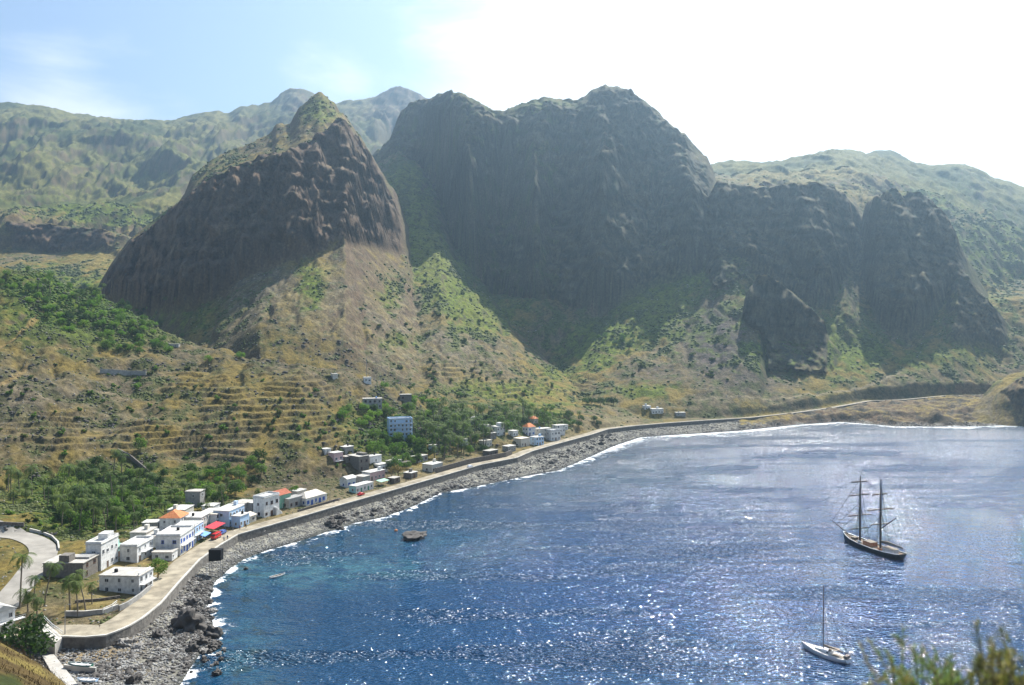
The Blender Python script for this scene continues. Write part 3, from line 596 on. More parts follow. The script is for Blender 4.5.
M = dict(
    white=mat('white_plaster', (.70, .69, .66), .85, noise=.26, nscale=.9), offwhite=mat('cream_plaster', (.60, .56, .48), .85, noise=.2, nscale=.8),
    pink=mat('pink_plaster', (.62, .42, .40), .85, noise=.15), blue=mat('light_blue_paint', (.42, .58, .76), .8, noise=.12), paleblue=mat('pale_blue_plaster', (.50, .60, .72), .8, noise=.12),
    turq=mat('turquoise_paint', (.38, .62, .58), .8, noise=.12), green=mat('green_paint', (.20, .38, .28), .8, noise=.15), block=mat('bare_concrete_block', (.20, .18, .155), .95, noise=.3, nscale=1.5, bump=.05, bscale=4),
    grey=mat('grey_render', (.33, .32, .30), .9, noise=.25, nscale=.9), slab=mat('concrete_slab', (.45, .42, .37), .9, noise=.25, nscale=.6), slabw=mat('whitewashed_roof', (.56, .54, .49), .85, noise=.34, nscale=.6),
    tile=mat('orange_tiles', (.58, .21, .08), .8, noise=.25, nscale=1.2), redtile=mat('dark_red_tiles', (.36, .11, .06), .85, noise=.3, nscale=1.2), cream=mat('cream_roof', (.62, .56, .46), .85, noise=.2),
    stone=mat('dry_stone', (.16, .14, .12), .95, noise=.5, nscale=1.6, bump=.2, bscale=2.5), wallst=mat('sea_wall_stone', (.17, .155, .135), .95, noise=.45, nscale=.9, bump=.15, bscale=2.0),
    coping=mat('pale_coping', (.52, .49, .43), .85, noise=.25, nscale=.4), road=mat('dusty_cobbles', (.32, .275, .20), .95, noise=.42, nscale=.30, bump=.04, bscale=5), asph=mat('worn_road', (.30, .275, .235), .95, noise=.25, nscale=.25, bump=.03, bscale=5),
    glass=mat('dark_glass', (.03, .035, .045), .25, .5), frame=mat('white_frame', (.62, .62, .60), .6), bframe=mat('blue_frame', (.06, .13, .45), .6), dframe=mat('brown_frame', (.14, .07, .04), .7),
    bdoor=mat('blue_door', (.05, .12, .42), .6, noise=.1), wdoor=mat('wooden_door', (.13, .07, .04), .7, noise=.2), gdoor=mat('green_door', (.05, .2, .13), .6, noise=.1),
    red=mat('red_canvas', (.55, .035, .05), .7, noise=.1), bluec=mat('blue_canvas', (.16, .33, .66), .7, noise=.1), greenc=mat('pale_green_sheet', (.32, .52, .38), .7, noise=.15),
    bark=mat('bark', (.13, .10, .07), .95, noise=.3, nscale=3), pbark=mat('palm_bark', (.20, .165, .12), .95, noise=.3, nscale=3),
    dry=mat('dry_leaves', (.20, .15, .07), .9, noise=.3, nscale=.6, trans=.25),
    rockm=mat('dark_boulder', (.10, .09, .08), .9, noise=.5, nscale=.9, bump=.3, bscale=1.6), rockl=mat('grey_boulder', (.30, .28, .25), .9, noise=.4, nscale=.8, bump=.25, bscale=1.6),
    shing=mat('cobbles', (.27, .26, .24), .92, noise=.5, nscale=.35, bump=.1, bscale=3), metal=mat('grey_metal', (.25, .25, .26), .45, .5, metallic=.6), black=mat('black_paint', (.006, .006, .007), .6), tyre=mat('tyre_rubber', (.02, .02, .02), .9),
    carred=mat('red_car_paint', (.50, .012, .015), .3, .5), carwhite=mat('white_car_paint', (.72, .74, .78), .3, .5), carblue=mat('blue_car_paint', (.08, .14, .40), .3, .5),
)
def leafmat(name, c1, c2, trans=.42):
    m = bpy.data.materials.new(name); m.use_nodes = True; n = m.node_tree.nodes; l = m.node_tree.links; b = n['Principled BSDF']
    b.inputs['Roughness'].default_value = .75; b.inputs['Specular IOR Level'].default_value = .25
    oi = n.new('ShaderNodeObjectInfo'); ge = n.new('ShaderNodeNewGeometry')
    z_ = n.new('ShaderNodeTexNoise'); z_.inputs['Scale'].default_value = .55; z_.inputs['Detail'].default_value = 3; l.new(ge.outputs['Position'], z_.inputs['Vector'])
    a = n.new('ShaderNodeMath'); a.operation = 'MULTIPLY_ADD'; l.new(oi.outputs['Random'], a.inputs[0]); a.inputs[1].default_value = .6; 
    r_ = n.new('ShaderNodeMapRange'); r_.inputs[1].default_value = .3; r_.inputs[2].default_value = .7; r_.inputs[3].default_value = -.1; r_.inputs[4].default_value = .5; l.new(z_.outputs['Fac'], r_.inputs[0]); l.new(r_.outputs[0], a.inputs[2])
    x = n.new('ShaderNodeMix'); x.data_type = 'RGBA'; x.clamp_factor = True; l.new(a.outputs[0], x.inputs[0]); x.inputs[6].default_value = (*c1, 1); x.inputs[7].default_value = (*c2, 1)
    l.new(x.outputs[2], b.inputs['Base Color'])
    t = n.new('ShaderNodeBsdfTranslucent'); v = n.new('ShaderNodeVectorMath'); v.operation = 'MULTIPLY'; l.new(x.outputs[2], v.inputs[0]); v.inputs[1].default_value = (1.3, 1.6, .6); l.new(v.outputs[0], t.inputs[0])
    s = n.new('ShaderNodeMixShader'); s.inputs[0].default_value = trans; l.new(b.outputs[0], s.inputs[1]); l.new(t.outputs[0], s.inputs[2]); l.new(s.outputs[0], n['Material Output'].inputs[0])
    return m
M['leafd'] = leafmat('dark_foliage', (.03, .062, .015), (.075, .12, .03))
M['leafm'] = leafmat('green_foliage', (.06, .12, .022), (.14, .20, .045))
M['leafb'] = leafmat('bright_foliage', (.09, .18, .025), (.20, .27, .055))
M['palm'] = leafmat('palm_fronds', (.035, .070, .018), (.15, .18, .06))
M['leafd2'] = leafmat('very_dark_foliage', (.018, .040, .012), (.045, .075, .022))
M['scrub'] = leafmat('scrub_foliage', (.045, .075, .022), (.13, .135, .045))
M['scrubf'] = leafmat('hillside_scrub', (.06, .09, .026), (.14, .15, .05), .15)
M['reed'] = leafmat('pale_reeds', (.20, .23, .10), (.42, .40, .26))

# ------------------------------------------------------------------ roads, sea wall
def wallpt(arc, off=0.0):
    acc = 0
    for i, (a, b) in enumerate(zip(WALL[:-1], WALL[1:])):
        ll = math.hypot(b[0] - a[0], b[1] - a[1])
        if arc <= acc + ll or i == len(WALL) - 2:
            t = (arc - acc) / ll; d = Vector((b[0] - a[0], b[1] - a[1])) / ll
            return Vector((a[0] + d.x * (arc - acc) - d.y * off, a[1] + d.y * (arc - acc) + d.x * off, a[2] + (b[2] - a[2]) * t)), d
        acc += ll
TOT = sum(math.hypot(b[0] - a[0], b[1] - a[1]) for a, b in zip(WALL[:-1], WALL[1:]))
def tang(arc):
    a, _ = wallpt(max(arc - 5, 0)); b, _ = wallpt(min(arc + 5, TOT - .1)); d = (b - a); d.z = 0; return d.normalized()
ARC0 = 230.0
arcs = np.arange(ARC0, TOT - 600, 2.5)
def strip(o0, o1, dz):
    V_, F_ = [], []
    for k, a in enumerate(arcs):
        c_, _ = wallpt(a); t = tang(a); nrm = Vector((-t.y, t.x, 0))
        w0 = o0(a) if callable(o0) else o0; w1 = o1(a) if callable(o1) else o1
        for q in range(4): p = c_ + nrm * (w0 + (w1 - w0) * q / 3); V_.append((p.x, p.y, c_.z + dz))
        if k: F_ += [((k - 1) * 4 + q, (k - 1) * 4 + q + 1, k * 4 + q + 1, k * 4 + q)[::-1] for q in range(3)]
    return V_, F_
def rwid(a):
    d = a - 300
    p, _ = wallpt(a)
    if p.y < 300: return 8.6
    if p.y < 640: return 7.6
    return 5.5
V_, F_ = strip(.85, rwid, .03)
tag(link('road', mesh_np('road', V_, F_, M['road'])), kind='structure')
def profile(prof, name, m, parent=None, step=2.5):
    mb = MB(); rings = []
    for a in arcs:
        c_, _ = wallpt(a); t = tang(a); nrm = Vector((-t.y, t.x, 0))
        rings.append([(c_.x + nrm.x * o, c_.y + nrm.y * o, c_.z + h) for o, h in prof])
    mb.loft(rings); return mb.build(name, m, parent)
sw = profile([(-.55, -4.8), (1.0, -4.8), (.9, 0), (-.05, 0)], 'sea_wall', M['wallst'])
tag(sw, 'long dark stone sea wall curving between the shore road and the beach', 'sea wall')
profile([(-.15, .004), (.45, .004), (.45, .38), (-.15, .38)], 'coping', M['coping'], sw)

def drape(pts, w, lift, name, m, ymin=112):
    P_ = [pick(u, v, ymin) for u, v in pts]; res = []
    for a, b in zip(P_[:-1], P_[1:]):
        k = max(2, int((b - a).length / 2)); res += [a.lerp(b, i / k) for i in range(k)]
    res.append(P_[-1])
    for _ in range(6): res = [res[0]] + [(res[i - 1] + res[i] * 2 + res[i + 1]) / 4 for i in range(1, len(res) - 1)] + [res[-1]]
    V_, F_ = [], []
    for i, p in enumerate(res):
        d = (res[min(i + 1, len(res) - 1)] - res[max(i - 1, 0)]); d.z = 0; d.normalize(); nrm = Vector((-d.y, d.x, 0))
        for q in range(7):
            c_ = p + nrm * w * (q / 6 - .5); V_.append((c_.x, c_.y, zat(c_.x, c_.y) + lift))
        if i: F_ += [((i - 1) * 7 + q, (i - 1) * 7 + q + 1, i * 7 + q + 1, i * 7 + q)[::-1] for q in range(6)]
    o = link(name, mesh_np(name, V_, F_, m, True)); return tag(o, kind='structure'), res
_, hair = drape([(-60, 540), (-25, 532), (0, 533), (22, 536), (38, 542), (45, 550), (40, 562), (28, 577), (12, 596), (-6, 618)], 8.5, .22, 'road', M['asph'])

def wallline(pts, h, t, m, name, label, cat='wall', down=1.0, cop=None, g=None):
    mb = MB(); rings = []
    res = []
    for a, b in zip(pts[:-1], pts[1:]):
        k = max(1, int((b - a).length / 2)); res += [a.lerp(b, i / k) for i in range(k)]
    res.append(pts[-1])
    for i, p in enumerate(res):
        d = (res[min(i + 1, len(res) - 1)] - res[max(i - 1, 0)]); d.z = 0; d.normalize(); n_ = Vector((-d.y, d.x, 0)) * t / 2
        rings.append([(p.x - n_.x, p.y - n_.y, p.z - down), (p.x + n_.x, p.y + n_.y, p.z - down), (p.x + n_.x, p.y + n_.y, p.z + h), (p.x - n_.x, p.y - n_.y, p.z + h)])
    mb.loft(rings); o = mb.build(name, m); tag(o, label, cat, g)
    if cop:
        mb = MB(); mb.loft([[(r_[3][0], r_[3][1], r_[3][2] + .004), (r_[2][0], r_[2][1], r_[2][2] + .004), (r_[2][0], r_[2][1], r_[2][2] + .14), (r_[3][0], r_[3][1], r_[3][2] + .14)] for r_ in rings]); mb.build('coping', cop, o)
    return o
def pk(pts, ymin=112): return [pick(u, v, ymin) for u, v in pts]
def offs(a0, a1, off, n=14): 
    r_ = []
    for a in np.linspace(a0, a1, n):
        c_, _ = wallpt(a); t = tang(a); r_.append(Vector((c_.x - t.y * off, c_.y + t.x * off, c_.z)))
    return r_
def arcat(u):
    """arc length where the wall passes column u"""
    best = (1e9, 0)
    for a in np.arange(ARC0, TOT - 600, 1.0):
        p, _ = wallpt(a); q = abs(CX + F * p.x / p.y - u)
        if q < best[0]: best = (q, a)
    return best[1]
wallline(offs(arcat(449), arcat(524), 8.6), 2.8, .6, M['stone'], 'stone_wall', 'dark stone wall on the inland side of the shore road below the palm grove')
wallline(offs(arcat(312), arcat(352), 8.4), .9, .4, M['stone'], 'stone_wall', 'low stone wall beside the road past the cream-roofed house with blue doors')
wallline([Vector((p.x, p.y, p.z)) for p in pk([(66, 616), (84, 616), (104, 614), (118, 609)])], 1.3, .5, M['grey'], 'garden_wall', 'curved grey wall holding up the dry garden above the near bend of the shore road', cop=M['coping'])
wallline(pk([(119, 611), (128, 607), (141, 598), (150, 590)]), 1.6, .5, M['grey'], 'garden_wall', 'grey wall along the road edge in front of the flat-roofed white house')
wallline(pk([(75, 603), (100, 601), (120, 598)]), .8, .4, M['stone'], 'garden_wall', 'low brown plot wall among the palms below the bare block building')
wallline(pk([(30, 531), (42, 534), (52, 538), (58, 544), (59, 551)]), 1.0, .5, M['coping'], 'road_wall', 'pale low wall round the outside of the hairpin bend')
wallline(pk([(-30, 525), (0, 526), (24, 527)]), 1.6, .5, M['stone'], 'road_wall', 'stone wall on the uphill side of the upper road')
wallline(pk([(100, 373), (118, 374), (130, 375), (146, 375)]), 2.6, .6, M['grey'], 'retaining_wall', 'grey retaining wall on the slope below the bright green grove')
wallline(pk([(118, 452), (130, 458), (142, 468), (152, 477)]), 1.8, .7, M['stone'], 'stone_wall', 'dark stone wall running down the terraced slope above the village')
p = [P(956, 410, 770), P(985, 408, 775), P(1010, 407, 785)]
wallline([Vector(q) for q in p], 10.5, 1.2, M['grey'], 'retaining_wall', 'tall grey retaining wall below the road beside the dark headland', down=8)

# railings and steps at the near end of the shore road
def railing(pts, h, label, name='railing', m=None):
    m = m or M['frame']; mb = MB(); mb.tube([(p.x, p.y, p.z + h) for p in pts], .09, 5); mb.tube([(p.x, p.y, p.z + h * .5) for p in pts], .06, 5)
    o = mb.build(name, m); tag(o, label, 'railing')
    for a, b in zip(pts[:-1], pts[1:]):
        k = max(1, int((b - a).length / 2.5))
        for i in range(k): q = a.lerp(b, i / k); MB().tube([(q.x, q.y, q.z - .3), (q.x, q.y, q.z + h)], .1, 5).build('post', m, o)
    return o
def at(u, v, z_): return Vector(flat(u, v, z_))
railing([at(44, 620, 8.4), at(52, 628, 7.0), at(63, 636, 5.4)], 1.1, 'white railing down the inland side of the ramp to the shore road')
railing([at(42, 628, 8.2), at(49, 635, 6.6), at(56, 641, 5.3)], 1.1, 'white railing on the seaward side of the ramp, above the dark bushy tree')
rm = MB(); a_, b_, c_, d_ = at(44, 621, 8.0), at(63, 637, 5.05), at(55, 643, 5.05), at(41, 629, 8.0)
rm.add([a_, b_, c_, d_] + [q - Vector((0, 0, 4)) for q in (a_, b_, c_, d_)], [(0, 1, 2, 3)[::-1], (0, 1, 5, 4), (1, 2, 6, 5), (2, 3, 7, 6), (3, 0, 4, 7)])
tag(rm.build('ramp', M['slab']), 'concrete ramp climbing from the end of the shore road behind the bushy tree', 'ramp')
railing([at(103, 612, 7.4), at(112, 608, 7.4), at(117, 604, 7.4)], 1.0, 'white railing on the garden wall below the palms')
# slipway with two beached boats
sm = MB(); q0, q1, q2, q3 = pick(42, 658, 150), pick(54, 657, 150), pick(80, 690, 150), pick(62, 694, 150)
sm.add([q + Vector((0, 0, .7)) for q in (q0, q1, q2, q3)] + [q - Vector((0, 0, 3)) for q in (q0, q1, q2, q3)], [(0, 3, 2, 1), (0, 1, 5, 4), (1, 2, 6, 5), (2, 3, 7, 6), (3, 0, 4, 7)])
tag(sm.build('slipway', M['slab']), 'pale concrete slipway running down beside the sea wall end', 'slipway')
wallline(pk([(64, 670), (80, 672), (96, 673)], 150), 1.4, .5, M['coping'], 'boat_wall', 'short pale wall between the two beached boats', down=3)

# ------------------------------------------------------------------ houses
FOOT = []
_wc = {}
def window(parent, x, y, z_, face, w=1.0, h=1.2, fr='frame', door=False, leaf='glass', name=None):
    key = (w, h, fr, door, leaf)
    if key not in _wc:
        f = MB(); t = .12
        f.box(-w / 2 - t, -w / 2, -.07, 0, 0, h + t); f.box(w / 2, w / 2 + t, -.07, 0, 0, h + t); f.box(-w / 2, w / 2, -.07, 0, h, h + t)
        if not door: f.box(-w / 2 - t - .05, w / 2 + t + .05, -.12, 0, -.12, 0); f.box(-.03, .03, -.06, -.025, 0, h)
        p_ = MB(); p_.box(-w / 2, w / 2, -.025, 0, .0, h)
        _wc[key] = (f.mesh('door_frame' if door else 'window_frame', M[fr]), p_.mesh('door_leaf' if door else 'pane', M[leaf]))
    a, b = _wc[key]
    o = link('door' if door else 'window', a, parent, (x, y, z_), 0 if face == 'f' else -math.pi / 2)
    link('leaf' if door else 'pane', b, o)
    return o
def house(label, u, v, Lm, Wm, h, wall='white', roof='flat', rmat='slabw', rot=None, st=1, nf=3, ns=2, fr='frame', doors=(), dleaf='wdoor', z0=None, name='house', cat='house', parapet=False, facade=None, off=None, extra=None, rh=1.8, y0=112):
    if off is not None:      # placed by road column u, set back 'off' metres from the wall line
        a = arcat(u); c_, _ = wallpt(a); t = tang(a); pos = Vector((c_.x - t.y * off, c_.y + t.x * off, c_.z))
    else:
        pos = pick(u, v, y0)
    # direction of the facade, along the shore
    best = 1e9
    for a in np.arange(ARC0, TOT - 600, 6.0):
        p, _ = wallpt(a); q = (p.xy - pos.xy).length
        if q < best: best, ba = q, a
    t = tang(ba)
    ang = math.atan2(t.y, t.x) if rot is None else rad(rot)
    ca, sa = math.cos(ang), math.sin(ang)
    cs = [(pos.x + ca * x - sa * y, pos.y + sa * x + ca * y) for x in (0, Lm) for y in (0, Wm)]
    zs = [zat(*q) for q in cs]
    zb = pos.z if z0 is None else z0
    o = empty(name, (pos.x, pos.y, zb), ang, label, cat)
    low = min(zs) - zb - .8
    MB().box(0, Lm, 0, Wm, min(low, -1), h).build('wall', M[wall], o)
    if facade: MB().box(.02, Lm - .02, -.03, -.002, -.5, h - .02).build('facade', M[facade], o)
    yo = -.03 if facade else 0
    if roof == 'flat':
        r_ = MB().box(-.2, Lm + .2, -.25, Wm + .2, h + .003, h + .22).build('roof', M[rmat], o)
        if parapet:
            q = MB(); 
            for x0, x1, y0_, y1 in ((0, Lm, -.05, .15), (0, Lm, Wm - .2, Wm), (0, .2, .152, Wm - .202), (Lm - .2, Lm, .152, Wm - .202)): q.box(x0, x1, y0_, y1, h + .223, h + .9)
            q.build('parapet', M[wall], o)
    elif roof in ('hip', 'gable'):
        e = .35; i = (0 if roof == 'gable' else min(Lm, Wm) * .42)
        if Lm >= Wm: rid = [(-e + i, Wm / 2, h + rh), (Lm + e - i, Wm / 2, h + rh)]; fs = [(0, 1, 5, 4), (2, 3, 4, 5), (3, 0, 4), (1, 2, 5), (3, 2, 1, 0)]
        else: rid = [(Lm / 2, -e + i, h + rh), (Lm / 2, Wm + e - i, h + rh)]; fs = [(1, 2, 5, 4), (3, 0, 4, 5), (0, 1, 4), (2, 3, 5), (3, 2, 1, 0)]
        MB().add([(-e, -e, h + .01), (Lm + e, -e, h + .01), (Lm + e, Wm + e, h + .01), (-e, Wm + e, h + .01)] + rid, fs).build('roof', M[rmat], o)
    if roof == 'flat' and Lm > 5 and extra is None and random.random() < .8:
        x_, y_ = random.uniform(.8, Lm - 2.2), random.uniform(.8, max(.9, Wm - 2.4)); k_ = random.choice((0, 1, 2))
        if k_ == 0: MB().tube([(x_ + .6, y_ + .6, h + .225), (x_ + .6, y_ + .6, h + 1.25), (x_ + .6, y_ + .6, h + 1.4)], [.5, .5, .3], 10).build('water_tank', M[random.choice(('black', 'bluec', 'grey'))], o)
        elif k_ == 1: MB().box(x_, x_ + 1.6, y_, y_ + 1.3, h + .225, h + 1.9).build('stair_hatch', M[wall], o)
        else:
            q = MB()
            for a_ in (.15, Lm - .15):
                for b_ in (.15, Wm - .15): q.tube([(a_, b_, h + .2), (a_ + .05, b_, h + random.uniform(.7, 1.3))], .05, 4)
            q.build('rebar', M['dframe'], o)
    sh = h / st
    for s_ in range(st):
        zz = s_ * sh + .95
        if sh < 2.4: zz = .7
        for i in range(nf):
            if s_ == 0 and i in doors: window(o, Lm * (i + .5) / nf, yo, 0.05, 'f', 1.1, 2.1, fr, True, dleaf)
            elif random.random() < .1: continue
            else: window(o, Lm * (i + .5) / nf + random.uniform(-.15, .15), yo, zz + random.choice((-.1, 0, 0, .15)), 'f', random.choice((.8, 1.0, 1.2)) if Lm / nf > 1.8 else random.choice((.65, .8)), random.choice((.95, 1.15, 1.35)), fr, leaf=('glass' if fr != 'bframe' else 'bdoor'))
        for i in range(ns):
            if random.random() > .15: window(o, 0, Wm * (i + .5) / ns + random.uniform(-.3, .3), zz, 's', random.choice((.7, .9, 1.1)), random.choice((.9, 1.1)), fr)
    FOOT.append((pos.x + ca * Lm / 2 - sa * Wm / 2, pos.y + sa * Lm / 2 + ca * Wm / 2, math.hypot(Lm, Wm) / 2 + 1))
    if extra: extra(o, Lm, Wm, h)
    return o
def balcony(x0, x1, z_, d=1.3, m='white', rail='frame'):
    def f(o, L_, W_, h):
        b = MB().box(x0, x1, -d, -.004, z_, z_ + .16).build('balcony', M[m], o)
        q = MB(); q.box(x0, x1, -d, -d + .06, z_ + .95, z_ + 1.02)
        k = int((x1 - x0) / .5)
        for i in range(k + 1): q.box(x0 + (x1 - x0 - .05) * i / k, x0 + (x1 - x0 - .05) * i / k + .05, -d + .005, -d + .055, z_ + .163, z_ + .948)
        q.build('rail', M[rail], b)
    return f
def multi(*fs):
    def f(o, L_, W_, h):
        for g in fs: g(o, L_, W_, h)
    return f
def rooftop(x0, x1, y0_, y1, hh, m='white'):
    return lambda o, L_, W_, h: MB().box(x0, x1, y0_, y1, h + .225, h + hh).build('rooftop_room', M[m], o)
def tank(x, y_):
    def f(o, L_, W_, h): MB().tube([(x, y_, h + .23), (x, y_, h + 1.1), (x, y_, h + 1.25)], [.55, .55, .35], 10).build('water_tank', M['black'], o)
    return f
def stairs(x, n_=9, m='white'):
    def f(o, L_, W_, h):
        q = MB()
        for i in range(n_): q.box(x + i * .42, x + i * .42 + .419, -1.5, -.005, -.5, 3.4 - i * .36)
        q.build('steps', M[m], o)
    return f
H_ = house
H_('unfinished grey block building with flat roof beside the hairpin bend', 83, 580, 9, 12.5, 5.2, 'block', 'flat', 'slab', st=2, nf=2, ns=0, fr='dframe', rot=90, extra=multi(rooftop(0.1, 3.4, 4.4, 7.6, 2.4, 'block'), rooftop(4, 8.5, .3, 5, .8, 'grey')))
H_('tall narrow white house attached behind the unfinished grey block building', 101, 571, 11, 5, 8.6, 'white', 'flat', 'slabw', st=2, nf=4, ns=1, parapet=True, rot=90, doors=(1,), extra=rooftop(5, 9, .5, 3.6, 2.2))
H_('small pale turquoise house with a green terrace roof', 112, 561, 8, 4.5, 3.6, 'turq', 'flat', 'greenc', st=1, nf=3, ns=1, rot=84, fr='dframe', doors=(1,))
H_('white cube house with white flat roof, second from the near bend', 137, 563, 11, 6, 5.4, 'white', 'flat', 'slabw', st=2, nf=3, ns=1, rot=88, parapet=True, doors=(0,), extra=balcony(3, 9, 2.8))
H_('white house with wide grey flat roof, nearest to the bend in the sea wall', 139, 595, 8, 12.5, 5.6, 'white', 'flat', 'slab', st=2, nf=3, ns=3, rot=86, doors=(1,), extra=multi(balcony(.5, 7.5, 2.8, 1.4), tank(3, 9), rooftop(.3, 7, .2, .5, .9)))
H_('long white two-storey house facing the sea, left of the lamp post', 180, 556, 12.5, 8.5, 6.9, 'white', 'flat', 'slabw', st=2, nf=5, ns=2, parapet=True, fr='bframe', doors=(2, 4), dleaf='bdoor', rot=91, extra=multi(balcony(1, 11, 3.3), tank(8, 4)))
H_('light blue two-storey house joined to the far end of the long white house', 193, 545, 10, 8, 6.4, 'paleblue', 'flat', 'slabw', st=2, nf=4, ns=0, facade='blue', fr='frame', doors=(1,), rot=91, extra=balcony(1, 8, 3.1))
H_('low whitewashed annex with a planted terrace in front of the long white house', 172, 561, 4.5, 7, 2.9, 'white', 'flat', 'slab', nf=2, ns=2, rot=90)
H_('white house with bright orange hipped tile roof behind the long white house', 180, 533, 8, 8, 5.8, 'white', 'hip', 'tile', st=2, nf=2, ns=2, rot=90, rh=2.4)
H_('small white hut with grey roof among the palms left of the orange roof', 158, 531, 5, 6, 3.2, 'grey', 'flat', 'slabw', nf=1, ns=1, rot=95)
H_('pinkish white house with flat roof behind the blue canvas shelter', 201, 532, 9, 8, 5.6, 'offwhite', 'flat', 'slabw', st=2, nf=4, ns=1, rot=88)
H_('white house with cream roof behind the red awning', 216, 527, 10, 8, 5.0, 'white', 'flat', 'cream', st=2, nf=4, ns=1, rot=84, fr='dframe')
H_('isolated grey block tower house on the slope above the orange roof', 200, 507, 5, 6.5, 6.6, 'grey', 'flat', 'slab', st=2, nf=1, ns=1, rot=88)
H_('light blue house with broad white overhanging flat roof', 229, 527, 12, 7, 6.3, 'paleblue', 'flat', 'slabw', st=2, nf=5, ns=1, facade='blue', rot=80)
H_('little pale blue shop on the road in front of the white overhanging roof', 240, 528, 6.5, 4, 4.6, 'blue', 'flat', 'slabw', st=1, nf=3, ns=1, rot=76, doors=(1,), dleaf='wdoor')
H_('tan round-topped shed between the blue shop and the white corner house', 250, 523, 4, 4, 2.8, 'offwhite', 'hip', 'cream', nf=1, ns=1, rot=70, rh=1.4)
H_('white two-storey corner house with brown shutters and outside steps', 264, 518, 9.5, 6, 8.2, 'white', 'flat', 'slabw', st=2, nf=3, ns=1, parapet=True, fr='dframe', rot=66, doors=(1,), extra=stairs(6))
H_('green-fronted house under a dark red tile roof', 276, 510, 9, 7, 6.0, 'grey', 'gable', 'redtile', st=2, nf=3, ns=0, facade='green', fr='frame', rot=62, rh=1.7, doors=(1,), dleaf='gdoor')
H_('weathered grey ruin without a roof next to the green-fronted house', 289, 509, 9, 5, 4.4, 'grey', 'none', st=1, nf=3, ns=1, fr='dframe', rot=62)
H_('white single-storey house with cream roof and blue doors and shutters', 306, 506.5, 13, 7, 3.6, 'white', 'hip', 'cream', nf=5, ns=2, fr='bframe', rot=62, doors=(1, 3), dleaf='bdoor', rh=2.2)
H_('small white lean-to at the far end of the house with blue doors', 321, 501, 4, 4, 2.5, 'white', 'flat', 'slabw', nf=1, ns=1, rot=62, fr='bframe')
H_('pink and white cottage alone on the slope, highest of the hillside cluster', 334, 462, 6, 5, 4.6, 'pink', 'flat', 'slabw', st=1, nf=2, ns=1, rot=50, extra=balcony(.5, 5.5, .2))
H_('tiny white hut left of the pink and white cottage', 325, 455, 4, 4, 3.0, 'white', 'flat', 'slabw', nf=1, ns=1, rot=50)
H_('dark grey unfinished block house with open upper window holes', 359, 472, 7, 9.5, 8.0, 'block', 'flat', 'slab', st=2, nf=2, ns=0, rot=52, fr='dframe', extra=rooftop(4, 6.8, 1, 7, 1.4, 'block'))
H_('grey plastered hut with white top behind the dark block house', 345, 455, 6, 6, 4.2, 'grey', 'flat', 'slabw', nf=2, ns=1, rot=50)
H_('white house with rounded water tank right of the dark block house', 370, 464, 8, 5, 4.0, 'white', 'flat', 'slabw', nf=3, ns=1, rot=48, extra=tank(5, 2.5))
H_('white and pink terrace house with red doorway above the green awning', 370, 481, 11, 6, 4.2, 'white', 'flat', 'slabw', nf=4, ns=1, rot=55, facade='pink', doors=(0,), dleaf='wdoor')
H_('low grey flat-roofed block below the dark block house', 363, 485, 5, 6, 4.0, 'grey', 'flat', 'slab', nf=2, ns=1, rot=58)
H_('small white house with blue-framed windows low on the slope', 347, 488, 6.5, 5, 4.4, 'white', 'gable', 'slabw', nf=2, ns=1, fr='bframe', rot=58, rh=1.2)
H_('long low white house with turquoise doors beside the road', 356, 493.5, 13, 4.5, 3.4, 'turq', 'flat', 'slabw', nf=5, ns=1, rot=60, doors=(1, 3), dleaf='gdoor', facade='white')
H_('roadside shack with white overhanging roof and dark open front', 411, 479, 6, 5, 3.0, 'block', 'flat', 'slabw', nf=1, ns=1, rot=62, fr='dframe', doors=(0,))
H_('grey stone terrace house with low walls above the roadside shack', 417, 463, 10, 5, 3.4, 'grey', 'flat', 'slab', nf=3, ns=1, rot=58, fr='dframe')
H_('flat-roofed cream house by the road before the stone wall', 432, 472.5, 10, 7, 4.2, 'offwhite', 'flat', 'slabw', nf=3, ns=1, rot=58, fr='dframe', doors=(1,))
H_('small blue-grey house alone in the palms above the flat-roofed cream house', 433, 452, 4, 4, 4.0, 'paleblue', 'flat', 'slab', nf=1, ns=1, rot=52, rh=1.0)
H_('large pale blue apartment house of four storeys on the green slope', 389, 437, 14.5, 8, 10.5, 'blue', 'flat', 'slabw', st=4, nf=6, ns=3, rot=18, facade='blue', parapet=True, extra=multi(balcony(.3, 14.2, 2.55, 1.2, 'white'), balcony(.3, 14.2, 5.2, 1.2, 'white'), balcony(.3, 14.2, 7.8, 1.2, 'white')))
H_('tiny cream hut high on the dry slope, left of the pole', 333, 379.5, 3.6, 3.4, 3.6, 'offwhite', 'flat', 'slabw', nf=1, ns=1, rot=40)
H_('white hut with flat roof on the brow right of the pole', 364, 382.5, 5, 4, 3.4, 'white', 'flat', 'slabw', nf=2, ns=1, rot=20)
H_('bare grey house above the large pale blue apartment house', 363, 409, 12, 6, 6.4, 'grey', 'flat', 'slab', st=2, nf=4, ns=1, rot=14, fr='dframe')
H_('long grey wall-like building on the brow above the grove', 400, 400, 8, 5, 3.6, 'block', 'flat', 'slab', nf=2, ns=1, rot=12, fr='dframe')
H_('lone hut with a white sheet roof at the edge of the bright green grove', 167, 348, 7.5, 4, 2.6, 'grey', 'flat', 'slabw', nf=2, ns=0, rot=10)
